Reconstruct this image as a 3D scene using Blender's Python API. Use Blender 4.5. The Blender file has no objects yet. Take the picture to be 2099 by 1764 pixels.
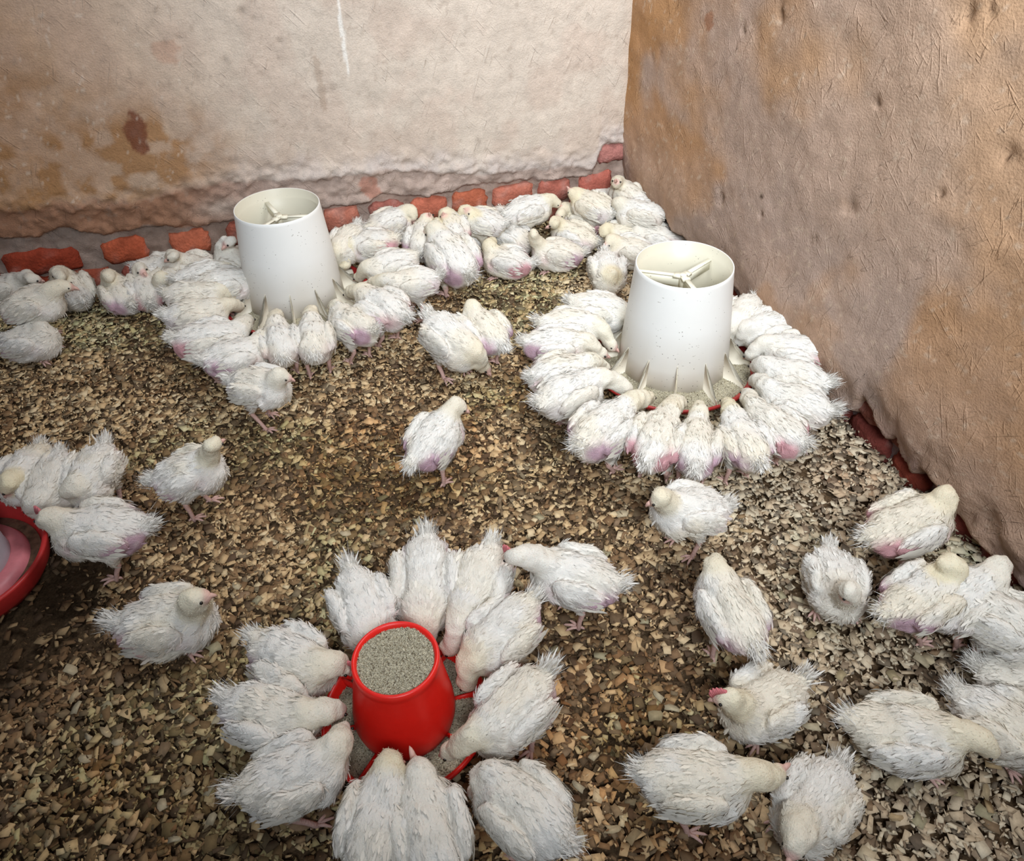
import bpy, math, random
import numpy as np
from mathutils import Matrix, Vector

# ------------------------------------------------------------------ camera
C = bpy.context.scene.collection
CAMH = 1.25
F, VX, VY, PX, PY = 1650.0, 1103.0, 2900.0, 1049.5, 789.5     # focal length, vertical vanishing point, optical centre (2099x1764)
dn = np.array([VX-PX, VY-PY, F]); dn /= np.linalg.norm(dn)    # straight down, in camera axes (x right, y down, z forward)
fw = np.array([0, 0, 1.0]) - dn*dn[2]; fw /= np.linalg.norm(fw)
rt = np.cross(dn, fw)
cam = bpy.data.objects.new('camera', bpy.data.cameras.new('camera')); C.objects.link(cam)
cols = [np.array([rt[i], fw[i], -dn[i]]) for i in range(3)]   # world directions of camera x, y(down), z(forward)
M = Matrix.Identity(4)
for r in range(3):
    M[r][0] = cols[0][r]; M[r][1] = -cols[1][r]; M[r][2] = -cols[2][r]
M[2][3] = CAMH
cam.matrix_world = M
cam.data.sensor_fit = 'HORIZONTAL'; cam.data.sensor_width = 36.0
cam.data.lens = 36.0*F/2099.0
cam.data.shift_x = 0.0
cam.data.shift_y = -(882.0-PY)/2099.0
cam.data.clip_start = 0.05
bpy.context.scene.camera = cam

# ------------------------------------------------------------------ light
W = bpy.data.worlds.new('world'); bpy.context.scene.world = W; W.use_nodes = True
W.node_tree.nodes['Background'].inputs[0].default_value = (0.80, 0.86, 1.0, 1)
W.node_tree.nodes['Background'].inputs[1].default_value = 0.15

def area(name, loc, target, sx, sy, power, col, spread=180):
    l = bpy.data.lights.new(name, 'AREA'); l.shape = 'RECTANGLE'; l.size = sx; l.size_y = sy
    l.energy = power; l.color = col; l.spread = math.radians(spread)
    o = bpy.data.objects.new(name, l); C.objects.link(o)
    o.location = loc
    o.rotation_euler = (Vector(target)-Vector(loc)).to_track_quat('-Z', 'Y').to_euler()
    return o
area('window_light', (0.35, -0.70, 2.05), (0.42, 2.3, 0.62), 1.1, 0.6, 26, (0.88, 0.94, 1.0), 80)
area('roof_gap_light', (0.45, 1.75, 2.5), (0.35, 1.85, 0.0), 0.9, 0.5, 18, (0.93, 0.965, 1.0), 110)

vs = bpy.context.scene.view_settings
vs.view_transform = 'Standard'; vs.look = 'None'; vs.gamma = 1.0; vs.use_curve_mapping = False
vs.exposure = 0.0

# ------------------------------------------------------------------ maths helpers
rs = np.random.RandomState(11)
def ray(px, py):
    r = np.array([px-PX, py-PY, F]); return np.array([r@rt, r@fw, -(r@dn)])
def at(px, py, z=0.0):
    r = ray(px, py); t = (z-CAMH)/r[2]; return np.array([r[0]*t, r[1]*t, z])

_T = np.random.RandomState(3).rand(64, 64, 64).astype(np.float32)
def vnoise(p):
    i = np.floor(p).astype(int); f = (p-i).astype(np.float32); f = f*f*(3-2*f); i &= 63; j = (i+1) & 63
    x0, y0, z0 = i[..., 0], i[..., 1], i[..., 2]; x1, y1, z1 = j[..., 0], j[..., 1], j[..., 2]
    fx, fy, fz = f[..., 0], f[..., 1], f[..., 2]
    a = _T[x0, y0, z0]*(1-fx)+_T[x1, y0, z0]*fx; b = _T[x0, y1, z0]*(1-fx)+_T[x1, y1, z0]*fx
    c = _T[x0, y0, z1]*(1-fx)+_T[x1, y0, z1]*fx; d = _T[x0, y1, z1]*(1-fx)+_T[x1, y1, z1]*fx
    return (a*(1-fy)+b*fy)*(1-fz)+(c*(1-fy)+d*fy)*fz
def fbm(p, octs=4):
    s = 0.0; a = 0.5
    for k in range(octs): s = s+a*vnoise(p*(2.03**k)+k*7.3); a *= 0.5
    return s/(1-0.5**octs)
def sst(a, b, x):
    t = np.clip((x-a)/(b-a), 0, 1); return t*t*(3-2*t)

# ------------------------------------------------------------------ mesh helpers
def mk(name, verts, polys, cols=None, smooth=True, mats=()):
    """verts (n,3); polys: list of int arrays (m,k)"""
    me = bpy.data.meshes.new(name)
    verts = np.asarray(verts, np.float32)
    me.vertices.add(len(verts)); me.vertices.foreach_set('co', verts.ravel())
    polys = [np.asarray(p, np.int32) for p in polys if len(p)]
    idx = np.concatenate([p.ravel() for p in polys]); n = np.concatenate([np.full(len(p), p.shape[1], np.int32) for p in polys])
    st = np.concatenate([[0], np.cumsum(n)[:-1]]).astype(np.int32)
    me.loops.add(len(idx)); me.loops.foreach_set('vertex_index', idx)
    me.polygons.add(len(n)); me.polygons.foreach_set('loop_start', st); me.polygons.foreach_set('loop_total', n)
    me.update(calc_edges=True)
    if smooth: me.polygons.foreach_set('use_smooth', np.ones(len(n), bool))
    if cols is not None:
        a = me.color_attributes.new('Col', 'FLOAT_COLOR', 'POINT')
        c4 = np.ones((len(verts), 4), np.float32); c4[:, :3] = cols; a.data.foreach_set('color', c4.ravel())
    for m in mats: me.materials.append(m)
    me.validate()
    return me
def ob(name, me, parent=None, **kw):
    o = bpy.data.objects.new(name, me); C.objects.link(o)
    if parent is not None: o.parent = parent
    for k, v in kw.items(): o[k] = v
    return o
def lathe(prof, n=64, closed=False):
    prof = np.array(prof); a = np.arange(n)*2*math.pi/n
    V = np.stack([prof[:, None, 0]*np.cos(a), prof[:, None, 0]*np.sin(a), np.repeat(prof[:, 1:2], n, 1)], -1).reshape(-1, 3)
    k = len(prof); Q = []
    for i in range(k if closed else k-1):
        i2 = (i+1) % k
        j = np.arange(n); j2 = (j+1) % n
        Q.append(np.stack([i*n+j, i*n+j2, i2*n+j2, i2*n+j], -1))
    return V, np.concatenate(Q)
class Acc:
    def __init__(s): s.v = []; s.q = []; s.t = []; s.c = []; s.n = 0
    def add(s, v, q=None, t=None, c=None):
        v = np.asarray(v, float)
        s.v.append(v)
        if q is not None and len(q): s.q.append(np.asarray(q)+s.n)
        if t is not None and len(t): s.t.append(np.asarray(t)+s.n)
        s.c.append(np.broadcast_to(np.asarray(c if c is not None else (1, 1, 1), float), v.shape)); s.n += len(v)
    def mesh(s, name, mats, smooth=True):
        P = []
        if s.q: P.append(np.concatenate(s.q))
        if s.t: P.append(np.concatenate(s.t))
        return mk(name, np.concatenate(s.v), P, np.concatenate(s.c), smooth, mats)
def tube(pts, rad, n=7):
    pts = np.array(pts, float); rad = np.array(rad, float); V = []
    for i, p in enumerate(pts):
        d = pts[min(i+1, len(pts)-1)]-pts[max(i-1, 0)]; d /= np.linalg.norm(d)+1e-9
        u = np.cross(d, [0, 0, 1.0] if abs(d[2]) < 0.9 else [1.0, 0, 0]); u /= np.linalg.norm(u); w = np.cross(d, u)
        a = np.arange(n)*2*math.pi/n
        V.append(p+rad[i]*(np.cos(a)[:, None]*u+np.sin(a)[:, None]*w))
    V = np.concatenate(V); Q = []
    for i in range(len(pts)-1):
        j = np.arange(n); Q.append(np.stack([i*n+j, i*n+(j+1) % n, (i+1)*n+(j+1) % n, (i+1)*n+j], -1))
    V = np.concatenate([V, pts[:1], pts[-1:]]); m = len(V)
    j = np.arange(n); T = np.concatenate([np.stack([j*0+m-2, (j+1) % n, j], -1), np.stack([j*0+m-1, (len(pts)-1)*n+j, (len(pts)-1)*n+(j+1) % n], -1)])
    return V, np.concatenate(Q), T
def boxv(x0, x1, y0, y1, z0, z1):
    V = np.array([[x, y, z] for z in (z0, z1) for y in (y0, y1) for x in (x0, x1)], float)
    Q = np.array([[0, 2, 3, 1], [4, 5, 7, 6], [0, 1, 5, 4], [2, 6, 7, 3], [0, 4, 6, 2], [1, 3, 7, 5]])
    return V, Q

# ------------------------------------------------------------------ materials
def mat(name, col=(1, 1, 1), rough=0.8, attr=False, noise=None, bump=None, spec=0.3, sss=0.0, trans=0.0, metal=0.0, coat=0.0):
    m = bpy.data.materials.new(name); m.use_nodes = True; nt = m.node_tree; N = nt.nodes; L = nt.links
    b = N['Principled BSDF']; b.inputs['Roughness'].default_value = rough; b.inputs['Specular IOR Level'].default_value = spec
    b.inputs['Metallic'].default_value = metal
    if coat: b.inputs['Coat Weight'].default_value = coat
    if sss:
        b.inputs['Subsurface Weight'].default_value = sss; b.inputs['Subsurface Radius'].default_value = (1, .6, .5); b.inputs['Subsurface Scale'].default_value = 0.006
    if trans: b.inputs['Transmission Weight'].default_value = trans
    tc = N.new('ShaderNodeTexCoord'); src = None
    if attr:
        a = N.new('ShaderNodeAttribute'); a.attribute_name = 'Col'; src = a.outputs['Color']
    else:
        a = N.new('ShaderNodeRGB'); a.outputs[0].default_value = (*col, 1); src = a.outputs[0]
    for (sc, lo, hi, st) in (noise or []):            # multiply by noise remapped to lo..hi ; st = stretch vector
        mp = N.new('ShaderNodeMapping'); mp.inputs['Scale'].default_value = st; L.new(tc.outputs['Object'], mp.inputs[0])
        n = N.new('ShaderNodeTexNoise'); n.inputs['Scale'].default_value = sc; n.inputs['Detail'].default_value = 6; n.inputs['Roughness'].default_value = 0.65
        L.new(mp.outputs[0], n.inputs[0])
        r = N.new('ShaderNodeMapRange'); r.inputs[1].default_value = 0.3; r.inputs[2].default_value = 0.7; r.inputs[3].default_value = lo; r.inputs[4].default_value = hi
        L.new(n.outputs[0], r.inputs[0])
        v = N.new('ShaderNodeVectorMath'); v.operation = 'SCALE'; L.new(src, v.inputs[0]); L.new(r.outputs[0], v.inputs['Scale']); src = v.outputs[0]
    L.new(src, b.inputs['Base Color'])
    prev = None
    for (sc, dist, st, kind) in (bump or []):
        mp = N.new('ShaderNodeMapping'); mp.inputs['Scale'].default_value = st[:3]
        if len(st) > 3: mp.vector_type = 'TEXTURE'; mp.inputs['Scale'].default_value = [1/q for q in st[:3]]; mp.inputs['Rotation'].default_value = st[3:]
        L.new(tc.outputs['Object'], mp.inputs[0])
        if kind == 'n':
            n = N.new('ShaderNodeTexNoise'); n.inputs['Scale'].default_value = sc; n.inputs['Detail'].default_value = 5; out = n.outputs[0]
        else:
            n = N.new('ShaderNodeTexVoronoi'); n.inputs['Scale'].default_value = sc; out = n.outputs[0]
        L.new(mp.outputs[0], n.inputs[0])
        if kind == 's':                                # sparse raised/scratched strokes
            n = N.new('ShaderNodeTexNoise'); n.inputs['Scale'].default_value = sc; n.inputs['Detail'].default_value = 1; L.new(mp.outputs[0], n.inputs[0])
            r = N.new('ShaderNodeMapRange'); r.inputs[1].default_value = 0.63; r.inputs[2].default_value = 0.74; L.new(n.outputs[0], r.inputs[0])
            k = N.new('ShaderNodeTexNoise'); k.inputs['Scale'].default_value = 11+sc*.02; k.inputs['Detail'].default_value = 2; L.new(tc.outputs['Object'], k.inputs[0])
            kr = N.new('ShaderNodeMapRange'); kr.inputs[1].default_value = 0.46; kr.inputs[2].default_value = 0.60; L.new(k.outputs[0], kr.inputs[0])
            mm = N.new('ShaderNodeMath'); mm.operation = 'MULTIPLY'; L.new(r.outputs[0], mm.inputs[0]); L.new(kr.outputs[0], mm.inputs[1]); out = mm.outputs[0]
        bp = N.new('ShaderNodeBump'); bp.inputs['Distance'].default_value = dist; L.new(out, bp.inputs['Height'])
        if prev: L.new(prev, bp.inputs['Normal'])
        prev = bp.outputs[0]
    if prev: L.new(prev, b.inputs['Normal'])
    return m
U = (1, 1, 1)
M_wallB = mat('pale_mud_plaster', attr=True, rough=0.95, spec=0.1, noise=[(26, .88, 1.08, U), (3.0, .93, 1.06, U), (220, .90, 1.06, U)],
              bump=[(240, .0012, U, 'n'), (30, .004, U, 'n'), (110, .0012, (1, 1, .12, .0, .35, 0), 's'), (120, .0012, (1, 1, .12, .0, -.7, 0), 's')])
M_wallR = mat('brown_mud_plaster', attr=True, rough=0.92, spec=0.15, noise=[(14, .90, 1.08, U), (180, .88, 1.08, U)],
              bump=[(230, .0016, U, 'n'), (30, .0015, U, 'n'), (150, .0015, (1, 1, .10, 0, .12, 0), 's'), (140, .0014, (1, 1, .12, 0, -.40, 0), 's'), (170, .0014, (1, 1, .14, 0, .8, 0), 's'), (90, .0015, (1, 1, .10, 0, .45, 0), 's'), (160, .0012, (1, 1, .10, 0, -1.0, 0), 's')])
M_brick = mat('burnt_brick', attr=True, rough=0.92, spec=0.1, noise=[(45, .75, 1.15, U), (260, .86, 1.1, U)], bump=[(120, .004, U, 'n'), (22, .004, U, 'n')])
M_floor = mat('trodden_litter', attr=True, rough=1.0, spec=0.05, noise=[(70, .5, 1.3, U), (300, .6, 1.3, U)], bump=[(120, .006, U, 'n')])
M_chip = mat('wood_chip', attr=True, rough=0.9, spec=0.12, noise=[(140, .82, 1.12, (1, 1, 1))])
M_down = mat('white_down', attr=True, rough=0.95, spec=0.08, noise=[(90, .93, 1.04, U)], bump=[(330, .0016, U, 'n')], sss=0.12)
M_feather = mat('feather', attr=True, rough=0.9, spec=0.08)
M_eye = mat('chick_eye', (0.01, 0.008, 0.006), 0.15, spec=0.6)
M_beak = mat('beak_horn', attr=True, rough=0.5)
M_red = mat('red_plastic', (0.78, 0.014, 0.008), 0.38, noise=[(8, .88, 1.05, U)], bump=[(60, .0006, U, 'n')], spec=0.5)
M_redtray = mat('scuffed_red_plastic', (0.50, 0.030, 0.028), 0.42, noise=[(12, .75, 1.1, U), (60, .9, 1.05, U)], spec=0.45)
M_feed = mat('feed_mash', attr=True, rough=1.0, spec=0.05, noise=[(420, .55, 1.35, U), (900, .75, 1.25, U)], bump=[(420, .004, U, 'n')])
M_ring = mat('pink_worn_plastic', (0.62, 0.20, 0.22), 0.4, noise=[(30, .8, 1.1, U)])
M_jug = mat('cloudy_plastic', (0.50, 0.46, 0.50), 0.4, noise=[(20, .85, 1.05, U)], sss=0.2)

def white_plastic():
    m = mat('speckled_white_plastic', attr=True, rough=0.42, spec=0.4, noise=[(9, .97, 1.01, U)])
    nt = m.node_tree; N = nt.nodes; L = nt.links; b = N['Principled BSDF']
    src = b.inputs['Base Color'].links[0].from_socket
    tc = N.new('ShaderNodeTexCoord')
    for sc, th, col, st in ((95, .10, (.10, .09, .07), (1, 1, 1)), (42, .055, (.06, .055, .05), (1, 1, 2.2)), (60, .09, (.35, .33, .29), (.5, .5, 2.5))):
        mp = N.new('ShaderNodeMapping'); mp.inputs['Scale'].default_value = st; L.new(tc.outputs['Object'], mp.inputs[0])
        v = N.new('ShaderNodeTexVoronoi'); v.inputs['Scale'].default_value = sc; L.new(mp.outputs[0], v.inputs[0])
        n = N.new('ShaderNodeTexNoise'); n.inputs['Scale'].default_value = 18; L.new(tc.outputs['Object'], n.inputs[0])
        g = N.new('ShaderNodeMapRange'); g.inputs[1].default_value = .42; g.inputs[2].default_value = .60; g.inputs[3].default_value = 0; g.inputs[4].default_value = th; L.new(n.outputs[0], g.inputs[0])
        c = N.new('ShaderNodeMath'); c.operation = 'LESS_THAN'; L.new(v.outputs[0], c.inputs[0]); L.new(g.outputs[0], c.inputs[1])
        mx = N.new('ShaderNodeMix'); mx.data_type = 'RGBA'; L.new(c.outputs[0], mx.inputs[0]); L.new(src, mx.inputs[6]); mx.inputs[7].default_value = (*col, 1)
        src = mx.outputs[2]
    L.new(src, b.inputs['Base Color'])
    return m
M_white = white_plastic()

# ------------------------------------------------------------------ setting
A = at(1300, 430); Bp = at(2099, 1207); Cp = at(100, 611)
vB = (A-Cp)/np.linalg.norm(A-Cp)          # along back wall, left -> right
uR = (Bp-A)/np.linalg.norm(Bp-A)          # along right wall, corner -> camera
nB = np.array([vB[1], -vB[0], 0])         # out of the back wall into the room
nR = np.array([uR[1], -uR[0], 0])
if nB[1] > 0: nB = -nB
if nR[0] > 0: nR = -nR

def pl(xs, pts):
    pts = np.array(pts); return np.interp(xs, pts[:, 0], pts[:, 1])
def frame(name, me, org, ax, n, **kw):
    o = ob(name, me, **kw)
    m = Matrix.Identity(4)
    for r in range(3): m[r][0] = ax[r]; m[r][1] = -n[r]; m[r][3] = org[r]
    o.matrix_world = m
    return o

def heightwall(name, s0, s1, ds, zs, depthf, colf, mt, org, ax, n, back=-0.12):
    s = np.arange(s0, s1+ds*.5, ds); S, Z = np.meshgrid(s, zs, indexing='ij')
    D = depthf(S, Z)
    V = np.stack([S, -D, Z], -1).reshape(-1, 3); ns, nz = S.shape
    I = np.arange(ns*nz).reshape(ns, nz)
    Q = np.stack([I[:-1, :-1], I[1:, :-1], I[1:, 1:], I[:-1, 1:]], -1).reshape(-1, 4)
    c = colf(S, Z, D).reshape(-1, 3)
    # give the wall thickness: a back slab joined on
    bv, bq = boxv(s0, s1, 0.03, -back, zs[0], zs[-1])
    V2 = np.concatenate([V, bv]); c2 = np.concatenate([c, np.full((8, 3), .3)])
    me = mk(name, V2, [Q, bq+len(V)], c2, True, [mt])
    # faces of a sheet must look into the room
    return frame(name, me, org, ax, n, kind='structure')

def seg_mask(S, Z, s, z, ds, dz, w=0.02):
    n = fbm(np.stack([S*60, Z*60, S*0], -1), 3)*0.9
    d = np.sqrt(((S-s)/ds)**2+((Z-z)/dz)**2)+n-0.45
    return 1-sst(0.8, 1.05, d)

ROW_T, ROW_B = 0.157, 0.083
# -- back wall: edge of the pale coat and of the crumbling under-coat (metres along the wall from the corner, height)
EDGE1 = [(-3, .30), (-2.0, .26), (-1.93, .29), (-1.60, .255), (-1.45, .27), (-1.32, .285), (-1.15, .27), (-1.09, .262), (-.97, .262), (-.93, .258), (-.82, .256), (-.70, .238), (-.52, .206), (-.36, .196), (-.20, .186), (-.17, .172), (-.155, .20), (-.14, .25), (-.06, .255), (.3, .26)]
EDGE2 = [(-3, .20), (-1.93, .212), (-1.84, .196), (-1.78, .216), (-1.72, .20), (-1.66, .175), (-1.56, .19), (-1.50, .18), (-1.46, .165), (-1.36, .165), (-1.27, .175), (-1.2, .19), (-1.05, .165), (-.95, .16), (-.86, .185), (-.80, .165), (-.66, .16), (-.60, .172), (-.5, .166), (-.4, .166), (-.35, .158), (-.22, .150), (-.17, .150), (-.155, .19), (-.13, .248), (.3, .25)]
def depthB(S, Z):
    P = np.stack([S, Z, S*0], -1)
    w = (fbm(P*22, 4)-.5)*.036+(fbm(P*80, 3)-.5)*.016
    e1 = pl(S, EDGE1)+w; e2 = pl(S+.01*(fbm(P*40+5, 2)-.5), EDGE2)+w*.7
    d = -.003+(fbm(P*40, 4)-.5)*.022
    lump = fbm(P*26+9, 3); d = d+sst(-.004, .006, Z-e2)*(.013+(fbm(P*50+9, 4)-.5)*.011+.004*sst(.46, .52, lump))
    thick = .002+.007*sst(.45, .6, vnoise(P*6+3))
    d = d+sst(-.002, .008, Z-e1)*thick
    top = sst(.0, .11, Z-e1)
    d = d*(1-top)+(.015+(fbm(P*7, 3)-.5)*.010+(fbm(P*28, 3)-.5)*.003)*top
    # pocks
    for s, z, a, b in PITS: d = d-.006*np.exp(-(((S-s)/a)**2+((Z-z)/b)**2)*2)
    return d
PITS = [(-.90, .21, .02, .03), (-1.502, .41+.05, .018, .0), ]
PITS = [(-1.16, .74, .012, .016), (-1.135, .72, .010, .010), (-1.23, .63, .010, .006), (-1.08, .66, .012, .008), (-.66, .73, .014, .02), (-.28, .72, .012, .014), (-1.33, .69, .01, .008), (-.93, .20, .025, .006)]
def colB(S, Z, D):
    P = np.stack([S, Z, S*0], -1)
    pale = np.array([.60, .515, .43]); pinkish = np.array([.50, .36, .285]); grey = np.array([.50, .435, .40]); ochre = np.array([.33, .165, .062]); dust = np.array([.33, .17, .105])
    n1 = fbm(P*3.2, 4); n2 = fbm(P*9+4, 4); n3 = fbm(P*24+8, 4)
    L = sst(-1.05, -2.05, S+.25*(n1-.5))                               # the stained left part
    c = pale*(1-L[..., None])+np.array([.46, .28, .165])*L[..., None]
    k = (sst(.42, .62, n2)*.30)[..., None]; c = c*(1-k)+pinkish*k
    st = np.exp(-(((S+1.70)/.34)**2+((Z-.38)/.13)**2))+.6*np.exp(-(((S+1.45)/.12)**2+((Z-.42)/.10)**2))+.5*np.exp(-(((S+1.85)/.25)**2+((Z-.60)/.06)**2))
    k = np.clip(st*(.35+.9*sst(.35, .65, n3)), 0, .85)[..., None]; c = c*(1-k)+ochre*k
    # grey weathered band over the edge
    e1 = pl(S, EDGE1)
    k = (sst(.10, .0, Z-e1+(n3-.5)*.12)*sst(-1.5, -.9, S)*.8)[..., None]; c = c*(1-k)+grey*k
    k = (sst(.035, .0, Z-e1+(n3-.5)*.10)*sst(-1.2, -1.5, S)*.8)[..., None]; c = c*(1-k)+dust*k
    # under-coat
    e2 = pl(S, EDGE2)
    u = sst(.012, .0, Z-e1+(n3-.5)*.03)[..., None]
    uc = np.array([.42, .325, .275])*(1-sst(-1.1, -1.5, S)[..., None])+np.array([.29, .155, .095])*sst(-1.1, -1.5, S)[..., None]
    uc = uc*(.8+.4*n3[..., None])
    gp = np.exp(-(((S+1.33)/.09)**2+((Z-.215)/.035)**2)*1.5)[..., None]*.9
    uc = uc*(1-gp)+np.array([.43, .34, .28])*gp
    c = c*(1-u)+uc*u
    m = sst(.004, -.004, Z-e2+(n3-.5)*.02)[..., None]
    mort = (np.array([.40, .32, .275])*(1-n2[..., None])+np.array([.30, .20, .15])*n2[..., None])*(1-.30*sst(-1.0, -1.5, S)[..., None])*(.7+.6*n3[..., None])
    c = c*(1-m)+mort*m
    # marks that stay put: rust-brown patch, smear, chips
    k = seg_mask(S, Z, -1.497, .462, .030, .058)[..., None]*.85; c = c*(1-k)+np.array([.17, .055, .03])*k
    k = seg_mask(S, Z, -.992, .54, .012, .085)[..., None]*.45; c = c*(1-k)+np.array([.36, .26, .19])*k
    k = seg_mask(S, Z, -.911, .66, .006, .12)[..., None]*.8; c = c*(1-k)+np.array([.85, .82, .76])*k
    k = seg_mask(S, Z, -.895, .215, .034, .035)[..., None]*.8; c = c*(1-k)+np.array([.36, .17, .12])*k
    k = seg_mask(S, Z, -1.37, .66, .035, .03)[..., None]*.35; c = c*(1-k)+np.array([.42, .2, .12])*k
    for s, z, a, b in PITS: k = (np.exp(-(((S-s)/a)**2+((Z-z)/b)**2)*2)*.5)[..., None]; c = c*(1-k)+np.array([.25, .2, .16])*k
    sp = (sst(.74, .80, fbm(P*55+2, 2))*.3)[..., None]; c = c*(1-sp)+np.array([.30, .23, .18])*sp
    sp = (sst(.78, .84, fbm(P*80+31, 2))*.4*sst(.0, .03, Z-e1))[..., None]; c = c*(1-sp)+np.array([.70, .60, .50])*sp
    k = sst(-.10, -.02, S)[..., None]*sst(.3, .4, Z)[..., None]*.35; c = c*(1-k)+np.array([.55, .33, .2])*k
    return np.clip(c, .01, .95)
zs = np.concatenate([np.arange(-.06, .34, .005), np.arange(.34, .95, .008), np.arange(.97, 2.3, .05)])
wallB = heightwall('wall_back', -3.0, .30, .0055, zs, depthB, colB, M_wallB, A, vB, nB)

# -- right wall: thick coat overhanging a worn-out foot
EDGER = [(-.3, .21), (-.10, .207), (-.05, .17), (-.02, .133), (.03, .092), (.133, .095), (.17, .07), (.21, .063), (.25, .10), (.285, .105), (.33, .085), (.355, .077), (.42, .10), (.491, .083), (.56, .095), (.65, .10), (.72, .085), (.782, .075), (.84, .06), (.883, .055), (.95, .07), (1.046, .068), (1.07, .045), (1.098, .033), (1.15, .03), (1.174, .032), (1.21, .05), (1.235, .058), (1.248, .11), (1.28, .10), (1.308, .080), (1.345, .066), (1.36, .09), (1.385, .06), (1.413, .035), (1.43, .04), (1.45, .075), (1.503, .072), (1.566, .05), (1.65, .03), (1.9, .02), (3.2, .03)]
def depthR(S, Z):
    P = np.stack([S*0+3, S, Z], -1)
    w = (fbm(P*30, 3)-.5)*.018
    e = pl(S, EDGER)+w
    d = -.002+(fbm(P*35, 4)-.5)*.022
    top = .062+(fbm(P*5, 3)-.5)*.02+(fbm(P*18, 3)-.5)*.0035+(fbm(P*60, 3)-.5)*.0020
    roll = sst(-.004, .022, Z-e)*(.80+.20*sst(.02, .12, Z-e))
    d = d*(1-roll)+top*roll
    low = sst(.22, .05, Z)*sst(1.1, 1.5, S)
    d = d+low*(fbm(P*16+5, 4)-.5)*.05
    for s, z, a, b in PITR: d = d-.011*np.exp(-(((S-s)/a)**2+((Z-z)/b)**2)*2)*sst(.30, .62, fbm(P*70, 3))
    return d
def colR(S, Z, D):
    P = np.stack([S*0+3, S, Z], -1)
    n1 = fbm(P*2.6, 4); n2 = fbm(P*8+4, 4); n3 = fbm(P*26+8, 4)
    base = np.array([.47, .27, .145]); grey = np.array([.45, .33, .265]); ochre = np.array([.44, .235, .10]); light = np.array([.56, .375, .245])
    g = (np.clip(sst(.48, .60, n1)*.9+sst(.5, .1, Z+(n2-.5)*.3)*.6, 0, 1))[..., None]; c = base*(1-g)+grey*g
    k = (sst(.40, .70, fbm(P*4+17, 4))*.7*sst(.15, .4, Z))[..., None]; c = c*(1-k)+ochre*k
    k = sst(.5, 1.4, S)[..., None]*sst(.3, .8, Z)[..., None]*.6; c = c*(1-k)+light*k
    c = c*(.86+.28*n3[..., None])
    e = pl(S, EDGER)
    foot = sst(.012, -.006, Z-e+(n3-.5)*.02)[..., None]
    fc = np.array([.20, .115, .105])*(.6+.8*n3[..., None]); gr = sst(.45, .6, n2)[..., None]*.6; fc = fc*(1-gr)+np.array([.27, .235, .245])*gr
    c = c*(1-foot)+fc*foot
    k = (sst(.2, .04, Z)*sst(1.15, 1.4, S)*.75*sst(.35, .6, n2))[..., None]; c = c*(1-k)+np.array([.27, .185, .18])*k
    for s, z, a, b in PITR: k = (np.exp(-(((S-s)/a)**2+((Z-z)/b)**2)*2)*.35)[..., None]; c = c*(1-k)+np.array([.20, .12, .07])*k
    k = seg_mask(S, Z, .78, .40, .010, .006)[..., None]*.9; c = c*(1-k)+np.array([.06, .035, .02])*k
    k = seg_mask(S, Z, .44, .72, .022, .022)[..., None]*.6; c = c*(1-k)+np.array([.30, .11, .04])*k
    sp = (sst(.73, .80, fbm(P*90+31, 2))*.5)[..., None]; c = c*(1-sp)+np.array([.62, .48, .36])*sp
    return np.clip(c, .01, .95)
def Wr(px, py):
    r = ray(px, py); nn = np.array([uR[1], -uR[0], 0]); o = A+nR*.06
    t = (nn@(o-[0, 0, CAMH]))/(nn@r); P = np.array([0, 0, CAMH])+r*t; return (P-A)@uR, P[2]
PITR = [(*Wr(1476, 405), .018, .03), (*Wr(1742, 432), .022, .032), (*Wr(1600, 30), .022, .035), (*Wr(1338, 115), .012, .014), (*Wr(1358, 108), .010, .010), (*Wr(1523, 60), .012, .02), (*Wr(1795, 210), .020, .012), (*Wr(2065, 320), .022, .022), (*Wr(2040, 20), .015, .015), (*Wr(1990, 30), .015, .02), (*Wr(1930, 400), .012, .014), (*Wr(1668, 490), .018, .014), (*Wr(1725, 80), .010, .010), (*Wr(1560, 440), .01, .01)]
zs = np.concatenate([np.arange(-.06, .30, .006), np.arange(.30, 1.15, .008), np.arange(1.17, 2.3, .05)])
wallR = heightwall('wall_right', -.12, 2.9, .007, zs, depthR, colR, M_wallR, A, uR, nR)

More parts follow.
